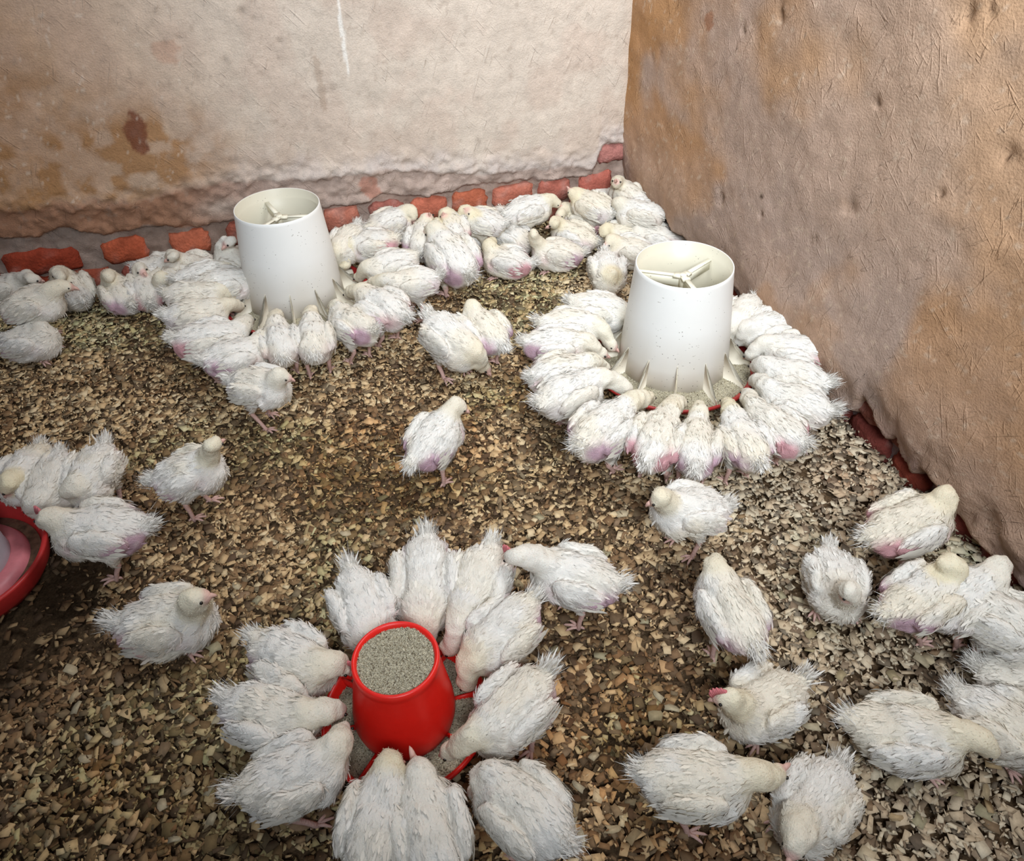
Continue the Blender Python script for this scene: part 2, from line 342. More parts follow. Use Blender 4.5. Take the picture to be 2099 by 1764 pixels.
# -- bricks laid bare
def brick_mesh(w, h, d, seed, hue):
    r = np.random.RandomState(seed); V, Q = boxv(-w/2, w/2, 0, d, -h/2, h/2)
    nx, nz = 9, 6
    xs = np.linspace(-1, 1, nx); z = np.linspace(-1, 1, nz); X, Z = np.meshgrid(xs, z, indexing='ij')
    rx = np.sign(X)*np.abs(X)**.9; e = np.maximum(np.abs(X)**6, np.abs(Z)**6)
    P = np.stack([X*3, Z*3, X*0+seed], -1); nn = fbm(P, 3)-.5
    y = d*(1-.55*e)+nn*.012
    corner = 1-.10*(np.abs(X)**4*np.abs(Z)**4)
    F_ = np.stack([rx*w/2*corner+(fbm(P+9, 3)-.5)*.018, -y, Z*h/2*corner+(fbm(P+19, 3)-.5)*.020], -1)
    V = F_.reshape(-1, 3); I = np.arange(nx*nz).reshape(nx, nz)
    Q = [np.stack([I[:-1, :-1], I[1:, :-1], I[1:, 1:], I[:-1, 1:]], -1).reshape(-1, 4)]
    ring = np.concatenate([I[:, 0], I[-1, 1:], I[-2::-1, -1], I[0, -2:0:-1]])
    B = V[ring].copy(); B[:, 1] = .02; n = len(V); k = np.arange(len(ring)); k2 = (k+1) % len(ring)
    Q.append(np.stack([ring[k2], ring[k], n+k, n+k2], -1)); V = np.concatenate([V, B])
    base = np.array(hue)*(.9+.2*r.rand())
    q = fbm(np.stack([V[:, 0]*30, V[:, 2]*30, V[:, 0]*0+seed], -1), 3)[:, None]
    c = base*(.75+.5*q); g = sst(.62, .72, q)*.3; c = c*(1-g)+np.array([.42, .30, .26])*g
    return mk('brick', V, Q, c, True, [M_brick])
HOT = (.46, .115, .048); PINK = (.44, .175, .125); DEEP = (.30, .05, .025)
BR = [(-1.936-.02, -1.756, 0, DEEP), (-1.692, -1.57, 0, (.42, .095, .045)), (-1.505, -1.391, 0, (.46, .13, .07)), (-1.049, -.939, 0, (.42, .15, .10)), (-.904, -.80, 0, (.36, .13, .10)),
      (-.777, -.657, 0, (.46, .14, .085)), (-.640, -.527, 0, (.48, .14, .075)), (-.503, -.368, 0, (.43, .145, .095)), (-.350, -.240, 0, (.43, .14, .10)), (-.208, -.091, 0, (.42, .125, .09)),
      (-2.10, -1.98, 0, DEEP), (-2.32, -2.14, 0, DEEP), (-1.34, -1.23, 0, (.30, .09, .06)), (-1.20, -1.08, 0, (.34, .11, .08)),
      (-.145, -.045, 1, (.40, .17, .145)),
      (-1.97, -1.84, -1, DEEP), (-1.818, -1.693, -1, (.30, .07, .04)), (-1.663, -1.55, -1, (.30, .085, .06)), (-1.52, -1.41, -1, (.28, .08, .06)), (-1.10, -.98, -1, (.3, .1, .07)), (-.95, -.84, -1, (.3, .1, .07)), (-.81, -.70, -1, (.33, .11, .08)), (-.67, -.55, -1, (.33, .11, .08)), (-.52, -.41, -1, (.33, .11, .08)), (-.38, -.27, -1, (.33, .11, .08)), (-.24, -.13, -1, (.33, .11, .08))]
for i, (s0, s1, row, hue) in enumerate(BR):
    h = ROW_T-ROW_B; zc = (ROW_T+ROW_B)/2+row*(h+.012)
    if row == 1: zc = .222; h = .062
    me = brick_mesh(s1-s0, h, .013, i+1, hue)
    o = ob('brick', me, wallB); o.location = ((s0+s1)/2, 0, zc+.003*math.sin(i*2.1)); o.rotation_euler = (0, .025*math.sin(i*5.3), 0)
s = .06; i = 50
while s < 1.75:
    wdt = .115+.02*math.sin(i*3.1)
    me = brick_mesh(wdt, .07, .022, i, (.20, .05, .04) if i % 3 else (.26, .055, .035))
    o = ob('brick', me, wallR); o.location = (s+wdt/2, 0, .012+.004*math.sin(i)); s += wdt+.014; i += 1
s = 1.20
for wdt in (.11, .12, .12):
    me = brick_mesh(wdt, .06, .030, i, (.25, .085, .06)); o = ob('brick', me, wallR); o.location = (s+wdt/2, 0, .088); s += wdt+.014; i += 1

# ------------------------------------------------------------------ litter floor
DR = at(-86, 1158, .05)                      # drinker centre
def dirt(P2):
    q = np.concatenate([P2, P2[:, :1]*0], 1)
    a = fbm(q*2.2+3, 4); b = fbm(q*6+9, 3)
    # damp, trampled ground near the drinker
    d = np.linalg.norm(P2-DR[:2]-[.05, -.05], axis=1); wet = sst(.33, .17, d)*.9
    return a, b, wet
g = np.arange(-2.8, 1.9, .022); gy = np.arange(-.6, 3.3, .022); GX, GY = np.meshgrid(g, gy, indexing='ij')
q = np.stack([GX, GY, GX*0], -1)
GZ = -.006+(fbm(q*9, 3)-.5)*.016
V = np.stack([GX, GY, GZ], -1).reshape(-1, 3); I = np.arange(GX.size).reshape(GX.shape)
Q = np.stack([I[:-1, :-1], I[1:, :-1], I[1:, 1:], I[:-1, 1:]], -1).reshape(-1, 4)
a_, b_, w_ = dirt(V[:, :2])
fc = np.array([.125, .080, .045])*(1-w_[:, None]*.6)*(.7+.6*b_[:, None])
floor = ob('floor', mk('floor', V, [Q], fc, True, [M_floor]), kind='structure')

corners = [at(-420, 2050), at(2500, 2050), at(2400, 1480), at(1300, 425), at(-420, 640)]
def inpoly(P, poly):
    c = np.ones(len(P), bool); n = len(poly)
    for i in range(n):
        a, b = np.array(poly[i][:2]), np.array(poly[(i+1) % n][:2]); e = b-a
        c &= (e[0]*(P[:, 1]-a[1])-e[1]*(P[:, 0]-a[0])) > -.01
    return c
def chips(n, smin, smax, seed, lift=.012, asp=(.22, 1.0)):
    r = np.random.RandomState(seed)
    P = np.stack([r.uniform(-2.6, 1.3, n*3), r.uniform(.1, 2.9, n*3)], 1)
    P = P[inpoly(P, corners)][:n]
    a, b, wet = dirt(P)
    keep = r.rand(len(P)) > wet*.93; P = P[keep]; a = a[keep]; b = b[keep]; wet = wet[keep]; n = len(P)
    L = smin+(smax-smin)*r.rand(n)**1.8; L = L*.5; Wd = L*r.uniform(asp[0], asp[1], n); T = r.uniform(.0006, .0016, n)
    # unit quad with jittered corners
    base = np.array([[-1, -1], [1, -1], [1, 1], [-1, 1]], float)
    K = base[None]*(1+r.uniform(-.5, .2, (n, 4, 2)))
    K = K*np.stack([L, Wd], 1)[:, None]
    ang = r.uniform(0, 2*math.pi, n); tx = r.normal(0, .20, n); ty = r.normal(0, .20, n)
    zz = tx[:, None]*K[..., 0]+ty[:, None]*K[..., 1]+r.normal(0, .0012, (n, 4))
    ca, sa = np.cos(ang)[:, None], np.sin(ang)[:, None]
    X = K[..., 0]*ca-K[..., 1]*sa+P[:, :1]; Y = K[..., 0]*sa+K[..., 1]*ca+P[:, 1:2]
    z0 = (r.rand(n)**1.2*lift)[:, None]+.002
    top = np.stack([X, Y, zz+z0+T[:, None]], -1); bot = np.stack([X, Y, zz+z0-T[:, None]], -1)
    V = np.concatenate([top, bot], 1).reshape(-1, 3)
    k = np.arange(n)[:, None]*8
    F6 = np.array([[0, 1, 2, 3], [0, 4, 5, 1], [1, 5, 6, 2], [2, 6, 7, 3], [3, 7, 4, 0]])
    Q = (k[:, None]+F6[None]).reshape(-1, 4)
    # colour: fresh tan to old brown, olive and grey pieces; zones of dirtier litter and of painted-in light falloff
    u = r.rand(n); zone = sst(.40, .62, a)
    dingy = np.clip(u*1.0+.40*(zone-.5)+.35*(b-.5)-.02+.10*sst(1.5, .9, P[:, 1]-.25*P[:, 0])+.42*sst(.15, -.7, P[:, 0])*sst(2.2, 1.2, P[:, 1])-.28*sst(.15, .6, P[:, 0])-.16*sst(1.55, 1.9, P[:, 1]), 0, 1)  # random dirt, plus light falloff painted in: darker near left, paler at back
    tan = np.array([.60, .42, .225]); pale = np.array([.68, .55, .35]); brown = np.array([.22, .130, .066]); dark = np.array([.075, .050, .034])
    w1 = sst(.0, .55, dingy)[:, None]; w2 = sst(.5, 1.0, dingy)[:, None]
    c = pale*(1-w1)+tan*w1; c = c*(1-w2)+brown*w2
    w3 = (r.rand(n) < (.18+.2*zone)*(1-.6*sst(.15, .6, P[:, 0])))[:, None]*.75; c = c*(1-w3)+dark*w3
    ol = (sst(.46, .60, fbm(np.stack([P[:, 0], P[:, 1], P[:, 0]*0+7], -1)*3.1, 3))*r.rand(n)*.8)[:, None]
    c = c*(1-ol)+c*np.array([.72, .92, .80])*ol
    rd = (sst(.52, .64, fbm(np.stack([P[:, 0], P[:, 1], P[:, 0]*0+17], -1)*3.1, 3))*r.rand(n)*.9)[:, None]
    c = c*(1-rd)+c*np.array([1.0, .76, .58])*rd
    gr = (sst(.15, .6, P[:, 0])*.38)[:, None]; lum = c.mean(1, keepdims=True); c = c*(1-gr)+(lum*np.array([1.04, 1.0, .90])*1.05)*gr   # meal dust greys the chips near the wall
    c = c*(1-.55*wet[:, None])
    return V, Q, np.repeat(c, 8, 0), P, z0[:, 0], L
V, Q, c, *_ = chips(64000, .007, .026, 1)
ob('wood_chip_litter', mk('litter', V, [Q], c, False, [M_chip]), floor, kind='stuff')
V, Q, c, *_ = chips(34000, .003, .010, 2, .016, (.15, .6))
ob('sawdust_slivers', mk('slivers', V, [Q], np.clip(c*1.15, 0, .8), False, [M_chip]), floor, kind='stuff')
# the pieces that show largest, each on its own
near = []
rc = random.Random(4)
protos = []
for k in range(10):
    r = np.random.RandomState(70+k); nseg = 4
    outline = [(-1, -1), (0, -1.08), (1, -.95), (1.05, .1), (.9, 1), (-.1, .9), (-1, 1), (-.93, 0)]
    O = np.array(outline)*(1+r.uniform(-.42, .15, (8, 2)))
    O = O*np.array([.0145, .0060+.006*r.rand()]); curl = r.uniform(-6, 10)
    z = curl*O[:, 0]**2
    top = np.c_[O, z+.0009]; bot = np.c_[O, z-.0009]
    Vt = np.concatenate([top, bot]); j = np.arange(8); j2 = (j+1) % 8
    col = np.array([(.52, .40, .24), (.46, .33, .18), (.56, .46, .30), (.36, .24, .13), (.42, .34, .2), (.25, .17, .10), (.5, .36, .2), (.40, .35, .22), (.30, .2, .12), (.5, .42, .28)][k])*.85
    protos.append(mk('wood_chip', Vt, [np.stack([j, j2, (8+j2), (8+j)], -1)[:, ::-1], np.array([[0, 1, 2, 3], [0, 3, 4, 7], [4, 5, 6, 7]]), ], np.tile(col, (16, 1)), False, [M_chip]))
cnt = 0
while cnt < 290:
    px, py = rc.uniform(-20, 2120), 1030+rc.random()**.8*700
    p = at(px, py)
    if np.linalg.norm(p[:2]-DR[:2]) < .30 or not inpoly(p[None, :2], corners)[0]: continue
    o = ob('wood_chip', protos[cnt % 10], floor); o.location = (p[0], p[1], .013+rc.random()*.004)
    o.rotation_euler = (rc.gauss(0, .18), rc.gauss(0, .18), rc.uniform(0, 6.28)); sc = rc.uniform(.55, 1.0); o.scale = (sc, sc, 1); cnt += 1

# ------------------------------------------------------------------ feeders and drinker
def flat(me_v, q, c): return me_v, q, np.tile(c, (len(me_v), 1))
def feed_bed(name, r0, r1, z0, z1, n, label, parent_loc, seed):
    """granular meal between two radii: a lumpy sheet with crumbs on it"""
    r = np.random.RandomState(seed); k = 14; prof = np.linspace(r0, r1, k); a = np.arange(72)*2*math.pi/72
    Rr, Aa = np.meshgrid(prof, a, indexing='ij'); X, Y = Rr*np.cos(Aa), Rr*np.sin(Aa)
    t = (Rr-r0)/(r1-r0); Z = z0+(z1-z0)*t+(fbm(np.stack([X*40, Y*40, X*0+seed], -1), 3)-.5)*.010
    V = np.stack([X, Y, Z], -1).reshape(-1, 3); I = np.arange(V.shape[0]).reshape(k, 72)
    J = np.roll(I, -1, 1); Q = np.stack([I[:-1], I[1:], J[1:], J[:-1]], -1).reshape(-1, 4)
    A_ = Acc(); A_.add(V, Q, None, (.50, .45, .32))
    rr = np.sqrt(r.uniform(r0**2, r1**2, n)); aa = r.uniform(0, 6.283, n); s = r.uniform(.0007, .0016, n)
    tt = (rr-r0)/(r1-r0); P = np.stack([rr*np.cos(aa), rr*np.sin(aa), z0+(z1-z0)*tt+.0015], 1)
    P[:, 2] += (fbm(np.stack([P[:, 0]*40, P[:, 1]*40, P[:, 0]*0+seed], -1), 3)-.5)*.010
    T4 = np.array([[0, 0, 1.1], [1, 0, -.4], [-.5, .87, -.4], [-.5, -.87, -.4]])
    rot = r.uniform(0, 6.28, n); c_, s_ = np.cos(rot), np.sin(rot)
    K = T4[None]*s[:, None, None]*r.uniform(.6, 1.5, (n, 1, 3)); K = np.stack([K[..., 0]*c_[:, None]-K[..., 1]*s_[:, None], K[..., 0]*s_[:, None]+K[..., 1]*c_[:, None], K[..., 2]], -1)
    V = (K+P[:, None]).reshape(-1, 3); F3 = np.array([[0, 1, 2], [0, 2, 3], [0, 3, 1]]); T = (np.arange(n)[:, None, None]*4+F3[None]).reshape(-1, 3)
    pal = np.array([(.68, .62, .47), (.54, .48, .34), (.34, .28, .18), (.78, .70, .52), (.16, .12, .08)]); cc = pal[r.choice(5, n, p=[.35, .3, .15, .12, .08])]
    A_.add(V, None, T, np.repeat(cc, 4, 0))
    o = ob(name, A_.mesh(name, [M_feed], False), kind='stuff', label=label, category='feed')
    o.location = parent_loc
    return o

def white_feeder(px, py, ang, label, seed, rim_extra=0.0):
    b = at(px, py, 0.0); root = ob('poultry_feeder', None, label=label, category='feeder', group='white tube feeders')
    root.location = (b[0], b[1], 0); root.rotation_euler = (0, 0, ang)
    # tray
    V, Q = lathe([(.02, .012), (.150, .012), (.170, .016), (.196, .040), (.203, .046), (.209, .045), (.208, .040), (.176, .008), (.15, .002), (.02, .002)], 72, True)
    ob('tray', mk('tray', V, [Q], np.tile((.5, .03, .03), (len(V), 1)), True, [M_redtray]), root)
    # hopper, with a ledge inside below the rim
    H = .318; z0 = .028; r0, r1 = .139, .1125
    def rz(z): return r0+(r1-r0)*(z-z0)/(H-z0)
    prof = [(rz(z0), z0), (rz(.10), .10), (rz(.2), .2), (rz(H-.01), H-.01), (rz(H), H-.001), (rz(H)-.0012, H), (rz(H)-.0030, H-.001), (rz(H)-.0035, H-.026), (rz(H)-.0080, H-.0275), (rz(.2)-.0085, .2), (rz(.1)-.008, .1), (rz(z0)-.006, z0)]
    V, Q = lathe(prof, 96, True)
    c = np.tile((.80, .80, .77), (len(V), 1)); nz = fbm(V*22+seed, 3)
    rad = np.linalg.norm(V[:, :2], axis=1); inner = (rad < np.array([rz(z) for z in V[:, 2]])-.0025)
    k = (sst(.17, .055, V[:, 2])*(.25+.6*nz))[:, None]*.8; c = c*(1-k)+np.array([.50, .42, .26])*k
    c[inner] = c[inner]*.0+np.array([.62, .58, .46])
    ob('hopper', mk('hopper', V, [Q], c, True, [M_white]), root)
    # three-armed stay under the rim
    A_ = Acc()
    for j in range(3):
        a = j*2*math.pi/3; ca, sa = math.cos(a), math.sin(a)
        for (w, z_0, z_1) in ((.0015, H-.060, H-.032), (.0055, H-.035, H-.031)):
            V, Q = boxv(0.004, rz(H-.03)-.005, -w, w, z_0, z_1)
            V = np.c_[V[:, 0]*ca-V[:, 1]*sa, V[:, 0]*sa+V[:, 1]*ca, V[:, 2]]; A_.add(V, Q, None, (.80, .77, .64))
        V, Q = boxv(.002, .022, -.009, .009, H-.037, H-.0305); V = np.c_[V[:, 0]*ca-V[:, 1]*sa, V[:, 0]*sa+V[:, 1]*ca, V[:, 2]]; A_.add(V, Q, None, (.76, .72, .58))
    V, Q = lathe([(.0, H-.028), (.008, H-.028), (.009, H-.032), (.009, H-.062), (.0, H-.062)], 14); A_.add(V, Q, None, (.76, .72, .58))
    ob('stay', A_.mesh('stay', [M_white], False), root)
    # fins that keep feed from being flicked out
    for j in range(12):
        a = (j+.3)*2*math.pi/12; ca, sa = math.cos(a), math.sin(a)
        o = np.array([(rz(.10), .118), (rz(.10)-.004, .03), (.193, .036), (.190, .050), (.170, .056), (.152, .078)])
        V = np.concatenate([np.c_[o[:, 0], o[:, 0]*0-.0011, o[:, 1]], np.c_[o[:, 0], o[:, 0]*0+.0011, o[:, 1]]]); n = len(o)
        V = np.c_[V[:, 0]*ca-V[:, 1]*sa, V[:, 0]*sa+V[:, 1]*ca, V[:, 2]]; k = np.arange(n); k2 = (k+1) % n
        T = np.concatenate([np.stack([k, k2, n+k2], -1), np.stack([k, n+k2, n+k], -1), [[0, j_, j_+1] for j_ in range(1, n-1)], [[n, n+j_+1, n+j_] for j_ in range(1, n-1)]])
        ob('fin', mk('fin', V, [T], np.tile((.80, .74, .60), (2*n, 1)), False, [M_white]), root)
    return root, b
fr, bR = white_feeder(1375, 764, math.radians(43), 'white cone-shaped hopper feeder standing nearest the brown right wall', 1)
fl, bL = white_feeder(612, 628, math.radians(1), 'white cone-shaped hopper feeder standing in front of the brick-footed back wall', 2)
feed_bed('feed', .128, .192, .046, .034, 9000, 'pale feed meal lying in the tray of the white feeder near the right wall', (bR[0], bR[1], 0), 3)
feed_bed('feed', .128, .192, .046, .034, 7000, 'pale feed meal lying in the tray of the white feeder near the back wall', (bL[0], bL[1], 0), 4)
feed_bed('feed', .001, .119, .105, .088, 2500, 'low feed meal inside the hopper of the right-hand white feeder', (bR[0], bR[1], .0), 5)

def red_feeder():
    b = at(836, 1484, 0.0); root = ob('poultry_feeder', None, label='small glossy red chick feeder filled to the brim with feed', category='feeder')
    root.location = (b[0], b[1], 0)
    V, Q = lathe([(.005, .010), (.100, .010), (.118, .016), (.126, .036), (.130, .041), (.135, .040), (.134, .034), (.125, .010), (.11, .002), (.005, .002)], 72, True)
    ob('tray', mk('tray', V, [Q], np.tile((.5, .02, .02), (len(V), 1)), True, [M_red]), root)
    H = .190
    prof = [(.066, .026), (.078, .032), (.0815, .050), (.0805, .070), (.0745, .110), (.0685, .150), (.0655, .168), (.0655, .174), (.0668, .179), (.0662, H-.003), (.0638, H), (.0600, H-.002), (.0575, H-.008), (.0580, .170), (.0640, .150), (.074, .08), (.073, .05), (.062, .034)]
    V, Q = lathe(prof, 96, True); ob('hopper', mk('hopper', V, [Q], np.tile((.6, .02, .01), (len(V), 1)), True, [M_red]), root)
    for j in range(8):
        a = (j+.35)*2*math.pi/8; V, Q = boxv(.070, .130, -.0018, .0018, .014, .040); ca, sa = math.cos(a), math.sin(a)
        V[V[:, 0] > .1, 2] = np.minimum(V[V[:, 0] > .1, 2], .040)
        V = np.c_[V[:, 0]*ca-V[:, 1]*sa, V[:, 0]*sa+V[:, 1]*ca, V[:, 2]]
        ob('divider', mk('divider', V, [Q], np.tile((.5, .02, .02), (8, 1)), False, [M_red]), root)
    return b
bF = red_feeder()
feed_bed('feed', .0005, .0590, .178, .1805, 9000, 'feed meal heaped level with the rim of the small red feeder', (bF[0], bF[1], 0), 6)
feed_bed('feed', .066, .121, .034, .024, 9000, 'feed meal spread in the red tray of the small red feeder', (bF[0], bF[1], 0), 7)

def drinker():
    root = ob('poultry_drinker', None, label='round red drinker tray with cloudy jug at the left edge of the picture', category='drinker')
    root.location = (DR[0], DR[1], 0)
    V, Q = lathe([(.09, .016), (.128, .018), (.143, .030), (.149, .058), (.153, .063), (.160, .063), (.1605, .058), (.153, .024), (.140, .004), (.09, .002)], 80, True)
    ob('tray', mk('tray', V, [Q], np.tile((.5, .02, .02), (len(V), 1)), True, [M_redtray]), root)
    V, Q = lathe([(.070, .018), (.072, .040), (.080, .046), (.112, .044), (.120, .030), (.122, .018)], 72, False)
    ob('inner_ring', mk('ring', V, [Q], np.tile((.6, .2, .2), (len(V), 1)), True, [M_ring]), root)
    V, Q = lathe([(.088, .042), (.090, .050), (.088, .06), (.085, .12), (.080, .165), (.06, .19), (.03, .205), (.0, .21)], 72, False)
    ob('jug', mk('jug', V, [Q], np.tile((.5, .5, .5), (len(V), 1)), True, [M_jug]), root)
    V, Q, T = tube([(-.03, 0, .203), (-.03, 0, .222), (0, 0, .23), (.03, 0, .222), (.03, 0, .203)], [.005]*5, 8)
    ob('carry_handle', mk('handle', V, [Q, T], np.tile((.5, .02, .02), (len(V), 1)), True, [M_redtray]), root)
    a = np.arange(64)*2*math.pi/64
    V, Q = lathe([(.120, .031), (.130, .031), (.140, .031)], 72)
    o = ob('water', mk('water', V, [Q], None, True, [mat('dirty_water', (.10, .055, .035), .12, noise=[(60, .4, 1.8, U)], spec=.5)]), root)
drinker()

# ------------------------------------------------------------------ chickens
def snets(v, org, h):
    ins = v < 0
    nx, ny, nz = v.shape
    S = np.zeros((nx-1, ny-1, nz-1, 3), np.float32); N = np.zeros((nx-1, ny-1, nz-1), np.float32)
    ed = []
    for ax in range(3):
        a = [slice(None)]*3; b = [slice(None)]*3; a[ax] = slice(None, -1); b[ax] = slice(1, None)
        v0, v1 = v[tuple(a)], v[tuple(b)]; cr = ins[tuple(a)] != ins[tuple(b)]
        t = np.where(cr, v0/np.where(cr, v0-v1, 1), 0)
        G = np.stack(np.meshgrid(*[np.arange(k, dtype=np.float32) for k in v0.shape], indexing='ij'), -1)
        G[..., ax] += t; G *= cr[..., None]; crf = cr.astype(np.float32)
        o = [k for k in range(3) if k != ax]
        for d0 in (0, 1):
            for d1 in (0, 1):
                s = [slice(None)]*3; s[o[0]] = slice(d0, v0.shape[o[0]]-1+d0); s[o[1]] = slice(d1, v0.shape[o[1]]-1+d1)
                S += G[tuple(s)]; N += crf[tuple(s)]
        ed.append((cr, ins[tuple(a)]))
    act = N > 0; idx = -np.ones(N.shape, np.int64); idx[act] = np.arange(act.sum())
    V = S[act]/N[act][:, None]*h+org
    Q = []
    for ax in range(3):
        cr, i0 = ed[ax]; o = [(ax+1) % 3, (ax+2) % 3]
        s = [slice(None)]*3; s[o[0]] = slice(1, -1); s[o[1]] = slice(1, -1)
        pos = np.argwhere(cr[tuple(s)])
        if not len(pos): continue
        fl = i0[tuple(s)][cr[tuple(s)]]
        pos[:, o[0]] += 1; pos[:, o[1]] += 1
        def cell(d0, d1):
            p = pos.copy(); p[:, o[0]] += d0; p[:, o[1]] += d1; return idx[p[:, 0], p[:, 1], p[:, 2]]
        q = np.stack([cell(-1, -1), cell(0, -1), cell(0, 0), cell(-1, 0)], -1)
        q[~fl] = q[~fl][:, ::-1]; Q.append(q)
    return V, np.concatenate(Q)

def ell(P, c, R, r):
    q = (P-c)@R; r = np.array(r, np.float32); k0 = np.sqrt((q/r)**2 @ np.ones(3, np.float32)); k1 = np.sqrt((q/(r*r))**2 @ np.ones(3, np.float32))
    return k0*(k0-1)/np.maximum(k1, 1e-6)
def cone(P, a, b, ra, rb):
    a = np.array(a); b = np.array(b); ab = b-a; t = np.clip(((P-a)@ab)/(ab@ab+1e-9), 0, 1)
    return np.linalg.norm(P-a-t[..., None]*ab, axis=-1)-(ra+(rb-ra)*t)
def smin(a, b, k):
    h = np.clip(.5+.5*(b-a)/k, 0, 1); return b*(1-h)+a*h-k*h*(1-h)
def basis(x, up=(0, 0, 1)):
    x = x/np.linalg.norm(x); y = np.cross(up, x)
    if np.linalg.norm(y) < 1e-3: y = np.array([0, 1.0, 0])
    y /= np.linalg.norm(y); z = np.cross(x, y); return np.stack([x, y, z], 1)

def blades(P, D, Nn, L, Wd, col, r, lift=.25, kind=3):
    """P base, D direction, Nn surface normal; leaf-shaped blades (kind 3: one triangle, 5: five-point vane)"""
    S = np.cross(D, Nn); S /= np.linalg.norm(S, axis=1)[:, None]+1e-9; n = len(P)
    L = L[:, None]; Wd = Wd[:, None]
    if kind == 3:
        V = np.stack([P-S*Wd*.5, P+S*Wd*.5, P+D*L], 1); T = (np.arange(n)[:, None]*3+np.arange(3)[None])
        return V.reshape(-1, 3), None, T, np.repeat(col, 3, 0)
    up = np.cross(S, D)
    V = np.stack([P-S*Wd*.25, P+S*Wd*.25, P+D*L*.55-S*Wd*.5+up*L*.03, P+D*L*.55+S*Wd*.5+up*L*.03, P+D*L*.93-S*Wd*.2, P+D*L-0*S], 1)
    k = np.arange(n)[:, None]*6
    Q = k+np.array([[0, 1, 3, 2]]); T = (k[:, None]+np.array([[2, 3, 4], [3, 5, 4]])[None]).reshape(-1, 3)
    return V.reshape(-1, 3), Q, T, np.repeat(col, 6, 0)

